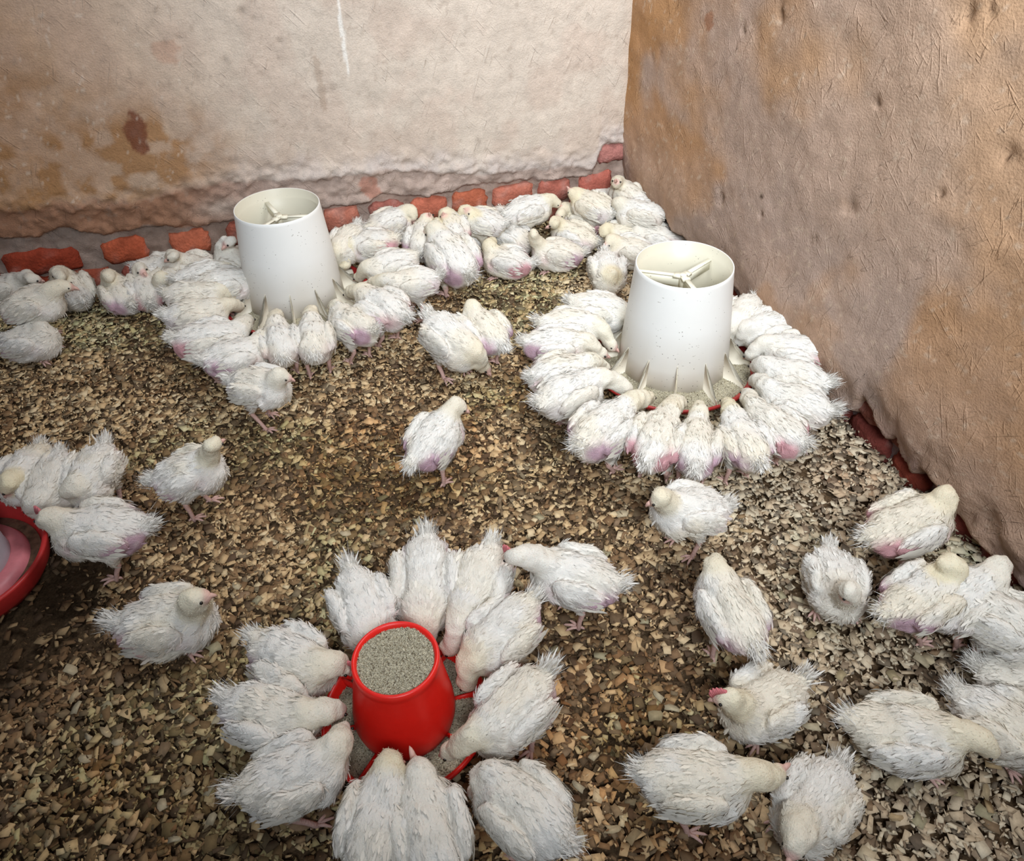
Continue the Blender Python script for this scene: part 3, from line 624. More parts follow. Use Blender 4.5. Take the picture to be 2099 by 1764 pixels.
WHITE = np.array([.70, .675, .625])
def chicken(T, Cc, H, hz, B=None, bz=None, st='s', label='', grp=None, pink=0.3, comb=False, yel=0.5, tail=1, dingy=.35, hb=None, seed=0, side=0, wingcol=None):
    r = np.random.RandomState(1000+seed)
    hb = hb if hb is not None else (.118 if st == 's' else .060)
    pT, pC = at(*T, hb), at(*Cc, hb); dv = pC-pT; L = float(np.clip(np.linalg.norm(dv), .150, .215)); mid = (pT+pC)/2
    yaw = math.atan2(dv[1], dv[0]); s = L/.20
    cy, sy = math.cos(yaw), math.sin(yaw)
    def loc(p): d = p-mid; return np.array([d[0]*cy+d[1]*sy, -d[0]*sy+d[1]*cy, p[2]])
    h = loc(at(*H, hz))
    pitch = .10 if (st == 'r') else float(np.clip((hz-.115)*3.2, -.28, .38))
    ax = np.array([math.cos(pitch), 0, math.sin(pitch)]); up = np.array([-math.sin(pitch), 0, math.cos(pitch)]); ys = np.array([0, 1.0, 0])
    c0 = np.array([0, 0, hb]); Rb = np.stack([ax, ys, up], 1)
    def bp(x, y, z): return c0+s*(ax*x+ys*y+up*z)
    N0 = bp(.062, 0, .022)
    d = h-N0; dl = np.linalg.norm(d); mx = (.145 if hz < .11 else .115)*s; mn = .045*s
    if dl > mx: h = N0+d/dl*mx
    if dl < mn: h = N0+(d/dl if dl > 1e-4 else ax)*mn
    h[2] = max(h[2], .022)
    if B is not None:
        bd = loc(at(*B, bz if bz is not None else hz-.008))-loc(at(*H, hz))
    else:
        bd = (h-N0)*np.array([1, 1, .25]); bd = bd/np.linalg.norm(bd)+np.array([0, 0, -.45 if hz < .12 else -.15])
    bd = bd/(np.linalg.norm(bd)+1e-9)
    Rh = basis(bd)
    # neck path
    ctrl = N0+(ax*.030+up*.025)*s+(h-N0)*.25; hk = h-bd*.012*s
    ts = np.linspace(0, 1, 6); NP = [(1-t)**2*N0+2*t*(1-t)*ctrl+t*t*hk for t in ts]
    res = .0042 if np.linalg.norm(mid[:2]) < 1.25 else (.0048 if np.linalg.norm(mid[:2]) < 1.9 else .0058)
    lo = np.minimum(np.array([-.15*s, -.085*s, 0.0]), h-.04); hi = np.maximum(np.array([.12*s, .085*s, hb+.095*s]), h+.04)
    lo[2] = max(lo[2], -.01)
    n = np.ceil((hi-lo)/res).astype(int)+1
    G = np.stack(np.meshgrid(*[lo[i]+res*np.arange(n[i]) for i in range(3)], indexing='ij'), -1).astype(np.float32)
    sq = .88 if st == 'r' else 1.0
    f = ell(G, bp(.022, 0, .0), Rb, np.array([.076, .066, .059*sq])*s)
    f = smin(f, ell(G, bp(-.035, 0, .002), Rb, np.array([.068, .060, .051*sq])*s), .03*s)
    f = smin(f, ell(G, bp(.050, 0, -.016), Rb, np.array([.048, .055, .047])*s), .02*s)
    f = smin(f, cone(G, bp(-.070, 0, .004), bp(-.108, 0, .022), .026*s, .0125*s), .018*s)
    f = smin(f, ell(G, bp(-.045, 0, -.020), Rb, np.array([.045, .046, .036])*s), .02*s)
    for k in range(5):
        ra = (.034-.0030*k)*s; rb = (.034-.0030*(k+1))*s
        f = smin(f, cone(G, NP[k], NP[k+1], ra, rb), (.018 if k == 0 else .007)*s)
    f = smin(f, ell(G, h, Rh, np.array([.0240, .0188, .0198])*s), .006*s)
    f = smin(f, cone(G, h, h+bd*.021*s, .0145*s, .0075*s), .006*s)
    for sg in (-1, 1):
        if st == 's': f = smin(f, cone(G, bp(-.006, sg*.034, -.018), np.array([-.014*s, sg*.036*s, hb-.066*s]), .032*s, .0125*s), .016*s)
        else: f = smin(f, ell(G, bp(-.005, sg*.045, -.022), Rb, np.array([.050, .022, .030])*s), .018*s)
        # folded wing: a raised pad with a crease round it
        Rw = np.stack([ax*math.cos(.18)+up*math.sin(.18), ys, -ax*math.sin(.18)+up*math.cos(.18)], 1)
        wd = ell(G, bp(-.006, sg*.055, .014), Rw, np.array([.064, .0200, .037])*s)
        f = f+.0055*s*np.exp(-((wd-.002)/.005)**2)*(np.sign(G[..., 1]*sg) > 0); f = smin(f, wd, .002*s)
    f = f+(fbm(G*34+seed*3.1, 2)-.5).astype(np.float32)*.010+(fbm(G*80+seed, 2)-.5).astype(np.float32)*.007
    f[0], f[-1] = 1, 1; f[:, 0], f[:, -1] = 1, 1; f[:, :, -1] = 1; f[:, :, 0] = 1
    V, Q = snets(f, lo, res)
    # surface normals from the faces
    e1 = V[Q[:, 2]]-V[Q[:, 0]]; e2 = V[Q[:, 3]]-V[Q[:, 1]]; fn = np.cross(e1, e2); Nn = np.zeros_like(V)
    for k in range(4): np.add.at(Nn, Q[:, k], fn)
    Nn /= np.linalg.norm(Nn, axis=1)[:, None]+1e-9
    # plumage colour
    q = (V-c0)@Rb/s
    nz = fbm(V*30+seed, 3); n2 = fbm(V*12+seed*2, 2)
    c = np.tile(WHITE, (len(V), 1))
    hd = np.linalg.norm(V-h, axis=1)/s; neckd = np.min([np.linalg.norm(V-p, axis=1) for p in NP[2:]], axis=0)/s
    isn = np.clip(sst(.050, .028, neckd)+sst(.04, .024, hd), 0, 1)
    yl = np.array([.70, .61, .38]); k = (isn*yel*(.5+.5*nz))[:, None]; c = c*(1-k)+yl*k
    k = (sst(.40, .62, n2)*.45*(.3+yel))[:, None]; c = c*(1-k)+np.array([.70, .61, .44])*k
    lowm = sst(hb-.02, hb-.07, V[:, 2]); k = (lowm*.35*dingy*2)[:, None]; c = c*(1-k)+np.array([.52, .41, .28])*k
    k = (sst(.56, .72, nz)*dingy*.6)[:, None]; c = c*(1-k)+np.array([.50, .46, .38])*k
    # bare pink skin on the flank behind and below the wing
    sd = np.array([1.0 if (side == 0 or side*y > 0) else 0.0 for y in q[:, 1]])
    flank = np.exp(-(((q[:, 0]+.062)/.040)**2+((q[:, 2]+.004)/.027)**2)**1.4)*sst(.012, .026, np.abs(q[:, 1]))*sd
    skin = (np.array([.55, .29, .31]) if seed % 3 == 0 else np.array([.47, .31, .37]))*(.8+.4*nz[:, None]); pk = np.clip(flank*pink*1.7, 0, .95)*sst(.25, .45, nz+.1)
    c = c*(1-pk[:, None])+skin*pk[:, None]
    # thin patch on the shoulder
    k = (np.exp(-(((q[:, 0]-.055)/.02)**2+((q[:, 2]+.0)/.02)**2))*sst(.03, .045, np.abs(q[:, 1]))*pink*.45)[:, None]; c = c*(1-k)+np.array([.66, .46, .46])*k
    face = sst(.022, .010, np.linalg.norm(V-(h+bd*.020*s), axis=1)/s)[:, None]*.75; c = c*(1-face)+np.array([.66, .38, .34])*face
    body = Acc(); body.add(V, Q, None, c)
    # legs
    legc = np.array([.60, .39, .34])
    def toes(fp, yw, sc=1.0):
        for a_, ln in ((-.5, .030), (0.05, .036), (.55, .030), (math.pi+.1, .014)):
            dx = np.array([math.cos(a_+yw), math.sin(a_+yw), 0])*ln*s*sc
            v_, q_, t_ = tube([fp+[0, 0, .004], fp+dx*.45+[0, 0, .0065], fp+dx*.85+[0, 0, .004], fp+dx*1.05+[0, 0, .001]], [.0042*s, .0038*s, .0028*s, .0008*s], 6)
            body.add(v_, q_, t_, legc*(.9+.2*r.rand()))
    if st == 's':
        stride = r.uniform(-.018, .018)
        for sg in (-1, 1):
            hip = np.array([-.013*s, sg*.036*s, hb-.055*s]); hock = np.array([-.020*s, sg*.036*s, hb-.082*s]); ft = np.array([.002*s+sg*stride, sg*.034*s, .012])
            hock[2] = max(hock[2], .035)
            v_, q_, t_ = tube([hip, hock, (hock+ft)/2+[.001, 0, 0], ft, ft-[0, 0, .006]], [.0115*s, .0075*s, .0058*s, .0062*s, .004*s], 8); body.add(v_, q_, t_, legc)
            toes(ft-[0, 0, .002], r.uniform(-.25, .25))
    else:
        for sg in (-1, 1):
            toes(np.array([.045*s, sg*.042*s, .012]), sg*.3, .9)
    c_all = body
    root = ob('chicken', c_all.mesh('chicken', [M_down]), label=label, category='chicken', group=grp)
    root.location = (mid[0], mid[1], 0); root.rotation_euler = (0, 0, yaw)
    # ---- down and contour feathers
    area_w = np.ones(len(V)); area_w[hd < .026] *= .55; area_w[pk > .5] *= .12; area_w[face[:, 0] > .25] = 0; area_w[V[:, 2] < .02] = 0
    area_w /= area_w.sum()
    flow = np.tile(-ax, (len(V), 1)); nd = (N0-h)/(np.linalg.norm(N0-h)+1e-9); flow = flow*(1-isn[:, None])+nd*isn[:, None]
    flow[:, 2] -= .30*(1-isn)
    near_ = np.linalg.norm(mid[:2]) < 1.5
    pa = Acc()
    area_w = area_w*(1+1.2*isn); area_w /= area_w.sum(); nD = 4600 if near_ else 2400; i = r.choice(len(V), nD, p=area_w)
    D = flow[i]-Nn[i]*(flow[i]*Nn[i]).sum(1)[:, None]*1.0; D /= np.linalg.norm(D, axis=1)[:, None]+1e-6
    D = D+Nn[i]*r.uniform(.06, .42, (nD, 1))+r.normal(0, .24, (nD, 3)); D /= np.linalg.norm(D, axis=1)[:, None]
    ww = np.where(isn[i] > .5, .7, 1.0); fleck = np.where(r.rand(nD) < .03+.05*dingy, .38, 1.0)
    pa.add(*blades(V[i]-Nn[i]*.001, D, Nn[i]+r.normal(0, .3, (nD, 3)), r.uniform(.005, .0125, nD)*s*ww, r.uniform(.0012, .0028, nD)*s*ww, np.clip(c[i]*r.uniform(.92, 1.08, (nD, 1))*fleck[:, None], 0, .9), r))
    nC = 420 if near_ else 240; w2 = area_w*(1-isn)*(Nn[:, 2] > -.5); w2 /= w2.sum(); i = r.choice(len(V), nC, p=w2)
    D = flow[i]-Nn[i]*(flow[i]*Nn[i]).sum(1)[:, None]; D /= np.linalg.norm(D, axis=1)[:, None]+1e-6
    D = D+Nn[i]*r.uniform(-.02, .13, (nC, 1))+r.normal(0, .12, (nC, 3)); D /= np.linalg.norm(D, axis=1)[:, None]
    pa.add(*blades(V[i]+Nn[i]*.0005, D, Nn[i], r.uniform(.011, .021, nC)*s, r.uniform(.004, .0075, nC)*s, np.clip(c[i]*r.uniform(.84, 1.08, (nC, 1)), 0, .9), r, kind=5))
    ob('plumage', pa.mesh('plumage', [M_feather], True), root, kind='stuff')
    # ---- wings: rows of quills over the folded wing
    for sg in (-1, 1):
        wa = Acc(); P_, D_, N_, L_, W_ = [], [], [], [], []
        for row, (z_, ln, n_) in enumerate(((.030, .022, 6), (.018, .028, 7), (.006, .034, 8), (-.006, .036, 8))):
            for j in range(n_):
                x = .045-.085*j/(n_-1)+r.uniform(-.004, .004)
                ed_ = 1-((x+.008)/.07)**2-((z_-.014)/.038)**2
                y = .055+.0200*math.sqrt(max(ed_, .0))+.0006
                P_.append(bp(x, sg*y, z_+r.uniform(-.003, .003))); D_.append(-ax*1.0-up*(.16+.10*r.rand())-ys*sg*(.10+2.2*max(0, -x-.005))+r.normal(0, .035, 3)); N_.append(ys*sg+up*.25); L_.append(ln*r.uniform(.8, 1.15)*s); W_.append(.0095*s*r.uniform(.8, 1.1))
        P_, D_, N_ = map(np.array, (P_, D_, N_)); D_ /= np.linalg.norm(D_, axis=1)[:, None]
        cc = WHITE*np.array([1, .985, .93])*r.uniform(.80, 1.06, (len(P_), 1))*(1-.35*dingy*r.rand(len(P_), 1))
        wa.add(*blades(P_, D_, N_, np.array(L_), np.array(W_), np.clip(cc, 0, .9), r, kind=5))
        ob('wing', wa.mesh('wing', [M_feather]), root)
    # ---- tail tuft
    if tail:
        nt = 30; el = r.normal(.50 if tail > 0 else -.35, .20, nt); az = r.normal(0, .30, nt)
        D = np.stack([-np.cos(el)*np.cos(az), np.sin(az), np.sin(el)], 1)@np.stack([ax, ys, up], 0)
        P_ = bp(-.098, 0, .016)+r.normal(0, .006, (nt, 3))*s; Nt = np.tile(up, (nt, 1))+r.normal(0, .4, (nt, 3))
        ta = Acc(); ta.add(*blades(P_, D, Nt, r.uniform(.018, .038, nt)*s*abs(tail), r.uniform(.003, .006, nt)*s, np.clip(WHITE*r.uniform(.88, 1.08, (nt, 1)), 0, .9), r, kind=5))
        n3 = 420; P_ = bp(-.098, 0, .016)+r.normal(0, .009, (n3, 3))*s; el = r.normal(.5 if tail > 0 else -.35, .38, n3); az = r.normal(0, .48, n3)
        D = np.stack([-np.cos(el)*np.cos(az), np.sin(az), np.sin(el)], 1)@np.stack([ax, ys, up], 0)
        ta.add(*blades(P_, D, D[:, ::-1]+.1, r.uniform(.014, .036, n3)*s*abs(tail), r.uniform(.0010, .0022, n3)*s, np.clip(WHITE*r.uniform(.9, 1.1, (n3, 1)), 0, .9), r))
        ob('tail', ta.mesh('tail', [M_feather]), root)
    # ---- head
    bt = h+bd*.024*s; dn_ = -Rh[:, 2]
    v1, q1, t1 = tube([bt-bd*.004*s, bt+bd*.006*s, bt+bd*.0125*s+dn_*.002*s, bt+bd*.0165*s+dn_*.0055*s], [.0066*s, .0052*s, .0032*s, .0006*s], 8)
    v2, q2, t2 = tube([bt-bd*.004*s+dn_*.004*s, bt+bd*.005*s+dn_*.005*s, bt+bd*.012*s+dn_*.0055*s], [.0048*s, .0036*s, .0008*s], 8)
    ba = Acc(); ba.add(v1, q1, t1, (.58, .36, .30)); ba.add(v2, q2, t2, (.55, .36, .30)); ob('beak', ba.mesh('beak', [M_beak]), root)
    for sg in (-1, 1):
        e = h+(Rh[:, 0]*.0100+Rh[:, 1]*sg*.0172+Rh[:, 2]*.0035)*s
        a = np.linspace(0, math.pi, 7); V_, Q_ = lathe([(max(.0038*s*math.sin(t), 1e-5), .0038*s*math.cos(t)) for t in a], 10)
        ob('eye', mk('eye', V_+e, [Q_[:, ::-1]], None, True, [M_eye]), root)
    if comb:
        ca = Acc(); m = 9
        for j in range(m):
            t = j/(m-1); p = h+(Rh[:, 0]*(.024-.030*t)+Rh[:, 2]*(.012+.010*math.sin(t*math.pi*.8+.3)))*s
            v_, q_, t_ = tube([p-Rh[:, 2]*.004*s, p+Rh[:, 2]*.004*s, p+Rh[:, 2]*(.013 if j % 2 else .009)*s], [.0050*s, .0042*s, .0012*s], 6); ca.add(v_, q_, t_, (.52, .15, .16))
        ob('comb', ca.mesh('comb', [M_beak]), root)
    return root


# ------------------------------------------------------------------ the flock
# each: label, rump point, chest point, head point (photograph coordinates of where it stands), head height, beak point, beak height, stance
G1 = 'chickens crowding the white feeder by the right wall'; G2 = 'chickens crowding the white feeder by the back wall'
G3 = 'chickens huddled along the back wall'; G4 = 'chickens round the small red feeder'; G5 = 'chickens resting by the left part of the back wall'
FLOCK = [
 # far left, along the back wall
 ('pink-faced white chicken half out of the picture, lying below the long deep red brick', (-30, 590), (62, 588), (80, 572), .12, (98, 574), .11, 'r', dict(grp=G5, pink=.3, yel=.2)),
 ('fluffy white chicken sitting between the standing chicken at far left and the low bricks', (168, 618), (128, 575), (122, 566), .13, (112, 560), .12, 'r', dict(grp=G5, pink=0)),
 ('cream white chicken standing side-on near the far left edge, head turned to the right', (2, 632), (132, 622), (136, 585), .165, (154, 590), .155, 's', dict(grp=G5, pink=.25, yel=.5)),
 ('white chicken lying at the far left edge, loose tail quills trailing to the left', (0, 700), (120, 700), (58, 672), .07, (40, 668), .05, 'r', dict(grp=G5, pink=.5, yel=.2)),
 ('chicken with a mauve bare flank resting below the low bricks, facing the wall', (270, 625), (228, 582), (221, 565), .12, (217, 556), .12, 'r', dict(grp=G5, pink=1.0)),
 ('scruffy pinkish chicken squeezed between the mauve-flanked one and the dozing one', (308, 622), (292, 572), (290, 560), .10, None, None, 'r', dict(grp=G5, pink=.8, yel=.2)),
 ('dozing chicken facing the camera, beak tucked down, below the bricks left of the feeder', (362, 562), (338, 592), (333, 575), .095, (326, 594), .06, 'r', dict(grp=G5, pink=.2, yel=.6)),
 ('whitish chicken lying against the wall behind the dozing one', (285, 548), (352, 556), (360, 560), .08, None, None, 'r', dict(grp=G5, pink=.5, yel=.2)),
 ('cream chicken with raised head and dark eye looking left, left of the far feeder', (432, 550), (362, 548), (347, 524), .155, (331, 531), .145, 'r', dict(grp=G5, pink=.3, yel=.4)),
 # round the far feeder, from its left, anticlockwise
 ('pale chicken peering left beside the rim of the far feeder, by the wall', (512, 548), (468, 540), (470, 497), .20, (458, 507), .19, 's', dict(grp=G2, pink=.5, yel=.1)),
 ('white-winged chicken feeding at the back left of the far feeder', (385, 578), (455, 562), (492, 575), .10, None, None, 's', dict(grp=G2, pink=.1)),
 ('pinkish ruffled chicken feeding close to the left side of the far feeder hopper', (428, 590), (500, 578), (515, 600), .07, None, None, 's', dict(grp=G2, pink=.8, yel=.2)),
 ('white chicken third up on the left side of the far feeder', (352, 612), (445, 606), (486, 612), .085, None, None, 's', dict(grp=G2, pink=.15)),
 ('white chicken second up on the left side of the far feeder', (346, 655), (458, 640), (490, 628), .09, (507, 630), .06, 's', dict(grp=G2, pink=.2)),
 ('chicken with a large lilac bare flank at the near left of the far feeder', (360, 708), (505, 692), (512, 655), .09, None, None, 's', dict(grp=G2, pink=1.2, yel=.3)),
 ('sparse-winged mauve chicken between the lilac-flanked one and the rear-facing pair at the far feeder', (425, 748), (535, 718), (548, 668), .09, None, None, 's', dict(grp=G2, pink=1.1, yel=.2)),
 ('cream chicken standing alone in front of the far feeder crowd, beak pointing right', (478, 782), (582, 806), (580, 771), .165, (606, 780), .15, 's', dict(pink=.2, yel=.4)),
 ('left one of the two chickens seen from behind at the far feeder', (583, 738), (566, 672), (570, 640), .10, (570, 624), .06, 's', dict(grp=G2, pink=.2, tail=-1)),
 ('right one of the two chickens seen from behind at the far feeder', (645, 728), (640, 668), (640, 630), .10, (640, 612), .06, 's', dict(grp=G2, pink=.2, tail=-1)),
 ('chicken with a bright pink thigh standing at the near right of the far feeder', (765, 686), (690, 650), (688, 620), .09, None, None, 's', dict(grp=G2, pink=1.3, side=0)),
 ('white chicken with a drooping shaggy tail behind the pink-thighed one', (832, 655), (742, 612), (717, 602), .10, None, None, 's', dict(grp=G2, pink=.4, tail=-1)),
 ('white chicken with black-tipped tail stretching its neck left to the far feeder', (892, 575), (800, 590), (752, 584), .10, (726, 590), .09, 's', dict(grp=G2, pink=.3)),
 ('white chicken wedged behind the black-tailed one at the far feeder', (845, 535), (765, 556), (735, 568), .08, None, None, 's', dict(grp=G2, pink=.1)),
 ('white chicken with a grey-mauve side lying over its neighbours, right of the far feeder', (808, 500), (722, 505), (706, 545), .08, (694, 553), .06, 's', dict(grp=G2, pink=.9, yel=.8)),
 ('white chicken pressed against the upper right of the far hopper', (732, 478), (692, 520), (690, 545), .07, None, None, 's', dict(grp=G2, pink=.1)),
 ('small yellowish chicken showing only its crown at the brick right of the far feeder', (688, 478), (716, 470), (722, 464), .09, None, None, 'r', dict(grp=G2, pink=0, yel=.9)),
 # back wall huddle, left to right
 ('chicken standing with a drooping yellowish head, left end of the huddle below the bricks', (765, 470), (832, 450), (848, 443), .14, (849, 463), .11, 's', dict(grp=G3, pink=.6, yel=.7)),
 ('pinkish chicken with its head stretched straight up against the second bright brick', (858, 515), (874, 474), (879, 447), .16, (880, 434), .19, 's', dict(grp=G3, pink=.9)),
 ('cream chicken leaning left with a purple rump, front left of the huddle', (962, 560), (893, 500), (883, 474), .16, (872, 480), .15, 's', dict(grp=G3, pink=1.2)),
 ('pink-necked chicken with a raised yellow head below the third bright brick', (930, 482), (922, 462), (918, 447), .14, (916, 436), .16, 's', dict(grp=G3, pink=.6, yel=.9)),
 ('yellow-headed chicken lifting its head at the right end of the third bright brick', (1000, 458), (972, 456), (963, 440), .15, (955, 433), .16, 's', dict(grp=G3, pink=.1, yel=.9)),
 ('whitish chicken lying flat behind the purple-rumped one', (915, 484), (1000, 486), (997, 456), .09, None, None, 'r', dict(grp=G3, pink=.1)),
 ('white chicken with fanned wing quills, tail up, in the middle of the huddle', (1015, 432), (1050, 472), (1062, 482), .06, None, None, 'r', dict(grp=G3, pink=.3)),
 ('white chicken above the middle of the huddle, facing right against the wall', (1038, 442), (1122, 425), (1139, 416), .13, (1150, 422), .12, 's', dict(grp=G3, pink=.1, yel=.7)),
 ('ruffled white chicken buried in the middle of the huddle', (1082, 498), (1022, 478), (1012, 474), .07, None, None, 'r', dict(grp=G3, pink=.2)),
 ('yellowish chicken with a rose bare rump, second along the front of the huddle', (1082, 540), (1000, 532), (1008, 494), .09, (1000, 486), .09, 'r', dict(grp=G3, pink=1.5, yel=.9)),
 ('chicken with mauve skin showing on wing and rump, third along the front of the huddle', (1188, 520), (1098, 522), (1094, 478), .14, (1092, 464), .14, 'r', dict(grp=G3, pink=1.2)),
 ('chicken with a pink face and dark eye looking left over the huddle', (1205, 492), (1150, 478), (1134, 460), .11, (1122, 465), .10, 'r', dict(grp=G3, pink=.4, yel=.8)),
 ('long pale yellow chicken lying with its pink flank upward', (1236, 462), (1160, 445), (1148, 440), .10, None, None, 'r', dict(grp=G3, pink=1.1, yel=.6)),
 ('yellow-headed chicken with its back to the camera below the gap between the right-hand bricks', (1240, 432), (1190, 418), (1179, 400), .15, (1174, 392), .16, 's', dict(grp=G3, pink=.2, yel=.8)),
 ('white-backed chicken lying along the foot of the wall under the last bright brick', (1292, 412), (1215, 408), (1204, 408), .06, None, None, 'r', dict(grp=G3, pink=0, yel=.1)),
 ('chicken craning its neck straight up in the corner of the room', (1310, 415), (1272, 400), (1262, 374), .20, (1258, 360), .235, 's', dict(grp=G3, pink=0, yel=.5)),
 ('white chicken with a dark eye looking left, close to the corner of the room', (1342, 442), (1282, 438), (1265, 420), .14, (1254, 427), .12, 's', dict(grp=G3, pink=.1, yel=.4)),
 ('cream ruffled chicken with its head sunk in its feathers, near the corner', (1312, 482), (1245, 490), (1240, 478), .09, (1228, 484), .07, 'r', dict(grp=G3, pink=.3, yel=.9)),
 ('mauve-skinned chicken squeezed against the foot of the brown wall behind the near feeder', (1378, 492), (1315, 488), (1300, 492), .06, None, None, 'r', dict(grp=G3, pink=1.0, yel=.1)),
 ('chicken with ruffled cream breast just behind the rim of the near white feeder', (1330, 520), (1262, 515), (1255, 500), .09, None, None, 'r', dict(grp=G3, pink=.7, yel=.6)),
 ('greenish white chicken standing behind the near feeder, head bowed to the camera', (1240, 535), (1250, 578), (1257, 575), .10, (1248, 597), .06, 's', dict(pink=.1, yel=1.0)),
 # the two in the middle of the floor and the lone one
 ('cream chicken pecking the floor in the middle, beak down to the right', (880, 668), (972, 728), (990, 752), .055, (1014, 775), .02, 's', dict(pink=.2, yel=.6)),
 ('chicken with a pink bare vent behind the pecking one, its head turned away', (1024, 702), (966, 655), (970, 628), .15, (970, 616), .14, 's', dict(pink=.9, yel=.7, tail=-1)),
 ('lone chicken walking in the middle of the floor, pink raw flank and drooping tail', (845, 945), (932, 862), (943, 833), .16, (963, 845), .14, 's', dict(pink=1.5, yel=.4, tail=-1)),
 # round the near white feeder, from the back, anticlockwise
 ('white chicken feeding at the back left of the near white feeder', (1185, 632), (1268, 642), (1300, 690), .08, None, None, 's', dict(grp=G1, pink=0, yel=.3)),
 ('neat-winged white chicken, second from the back, left of the near white feeder', (1115, 672), (1218, 672), (1252, 705), .09, None, None, 's', dict(grp=G1, pink=.1)),
 ('white chicken with a purple bald rump and stubby tail, left of the near white feeder', (1085, 712), (1192, 706), (1232, 724), .09, (1258, 735), .07, 's', dict(grp=G1, pink=1.6, yel=.3)),
 ('white chicken just below the purple-rumped one at the near white feeder', (1095, 782), (1200, 752), (1236, 752), .09, None, None, 's', dict(grp=G1, pink=.5)),
 ('chicken with a splayed fan of wing quills, front left of the near white feeder', (1105, 835), (1225, 782), (1284, 796), .10, (1308, 806), .07, 's', dict(grp=G1, pink=.1, yel=.3)),
 ('plump chicken with one pink leg forward, front left of the near white feeder', (1185, 925), (1285, 842), (1340, 810), .09, (1356, 798), .05, 's', dict(grp=G1, pink=.8, yel=.6)),
 ('mauve-patched chicken between the pink-legged and rear-facing ones at the near white feeder', (1325, 955), (1368, 855), (1402, 814), .09, None, None, 's', dict(grp=G1, pink=1.4, yel=.5, tail=-1)),
 ('narrow chicken seen squarely from behind at the front of the near white feeder', (1424, 965), (1428, 872), (1438, 814), .09, (1438, 794), .05, 's', dict(grp=G1, pink=.8, yel=.6, tail=-1)),
 ('chicken with a warm yellow back right of the rear-facing one at the near white feeder', (1550, 950), (1498, 866), (1484, 814), .09, (1480, 796), .05, 's', dict(grp=G1, pink=.6, yel=.9, tail=-1)),
 ('chicken with a white-tufted pink rump, front right of the near white feeder', (1635, 915), (1545, 850), (1524, 798), .09, (1514, 782), .05, 's', dict(grp=G1, pink=1.2, yel=.2)),
 ('large white chicken whose tail tuft sticks out towards the brown wall', (1690, 850), (1575, 812), (1546, 778), .09, (1530, 770), .05, 's', dict(grp=G1, pink=.1, yel=.2, tail=1.2)),
 ('smooth white chicken between the tufted-tail one and the purple-rumped one, right of the near feeder', (1688, 795), (1570, 762), (1548, 752), .09, (1528, 750), .05, 's', dict(grp=G1, pink=0, yel=.1)),
 ('white chicken with a shaggy mauve-based tail between near white feeder and brown wall', (1690, 735), (1572, 712), (1538, 728), .10, (1515, 735), .07, 's', dict(grp=G1, pink=.7, yel=.1)),
 ('white chicken with a dark-streaked wing at the back right of the near white feeder', (1612, 668), (1545, 680), (1515, 700), .09, None, None, 's', dict(grp=G1, pink=0, yel=.1)),
 ('white chicken partly hidden behind the right side of the near white hopper', (1538, 632), (1505, 668), (1490, 700), .08, None, None, 's', dict(grp=G1, pink=0, yel=.1)),
 # right-hand foreground
 ('alert white chicken with a pink face and striding legs, just below the near white feeder', (1478, 1032), (1352, 1062), (1348, 1022), .19, (1322, 1036), .17, 's', dict(pink=.2, yel=.7)),
 ('cream-backed chicken seen from behind, tail down, its beak at the feet of the alert one', (1535, 1310), (1462, 1195), (1468, 1160), .14, (1440, 1172), .11, 's', dict(pink=.6, yel=.6, tail=-1)),
 ('white chicken facing the camera with its tail up and head bowed over its breast', (1700, 1128), (1728, 1262), (1740, 1212), .145, (1724, 1245), .10, 'r', dict(pink=.1, yel=.3)),
 ('chicken with lilac thigh and ragged tail standing closest to the brown wall, head away', (1785, 1096), (1940, 1058), (1932, 1018), .17, (1946, 1000), .17, 's', dict(pink=1.3, yel=.8)),
 ('chicken with a yellow nape and mauve wing, standing in the group by the brown wall', (1828, 1248), (1952, 1200), (1942, 1160), .17, (1968, 1142), .16, 's', dict(pink=1.1, yel=.9)),
 ('chicken in profile with a dark eye, beak towards the right edge below the brown wall', (1920, 1250), (2022, 1205), (2050, 1162), .16, (2088, 1178), .14, 's', dict(pink=.1, yel=.2)),
 ('white chicken with layered wings cut off by the right edge, below the one in profile', (2000, 1240), (2120, 1310), (2150, 1320), .12, None, None, 's', dict(pink=.1, yel=.1)),
 ('whitish chicken showing only its rump at the right edge, above the two big foreground ones', (2050, 1380), (2170, 1420), (2200, 1420), .12, None, None, 'r', dict(pink=.1, yel=.3)),
 ('brownish white chicken resting in the lower right corner, cut off by the edge', (1990, 1440), (2130, 1535), (2150, 1560), .10, None, None, 'r', dict(pink=.1, yel=.6, dingy=.7)),
 ('very large fluffy chicken lying at the bottom right, its head tucked down to the right', (1745, 1480), (1975, 1530), (2022, 1530), .09, (2040, 1562), .06, 'r', dict(pink=0, yel=.7, dingy=.5)),
 ('resting chicken with its tail tuft upright and a small red comb, looking left', (1632, 1400), (1500, 1478), (1488, 1428), .145, (1450, 1434), .13, 'r', dict(pink=.1, yel=.8, comb=True, dingy=.5, tail=1.3)),
 ('white chicken cut off by the bottom edge below the small-combed one', (1335, 1590), (1520, 1610), (1590, 1585), .12, (1625, 1560), .12, 's', dict(pink=0, yel=.7)),
 ('white chicken back at the bottom edge, left of the very large fluffy one', (1700, 1600), (1640, 1700), (1630, 1730), .10, None, None, 'r', dict(pink=0, yel=.4)),
 # round the small red feeder, from its back, clockwise
 ('white chicken with a spiky tail tuft, head hidden behind the left of the red feeder', (722, 1185), (768, 1310), (772, 1345), .07, None, None, 's', dict(grp=G4, pink=.1, yel=.2, tail=1.3)),
 ('long pinkish-white chicken straight behind the red feeder, tail tuft up', (878, 1118), (868, 1280), (868, 1335), .06, None, None, 's', dict(grp=G4, pink=.5, yel=.3, tail=1.1)),
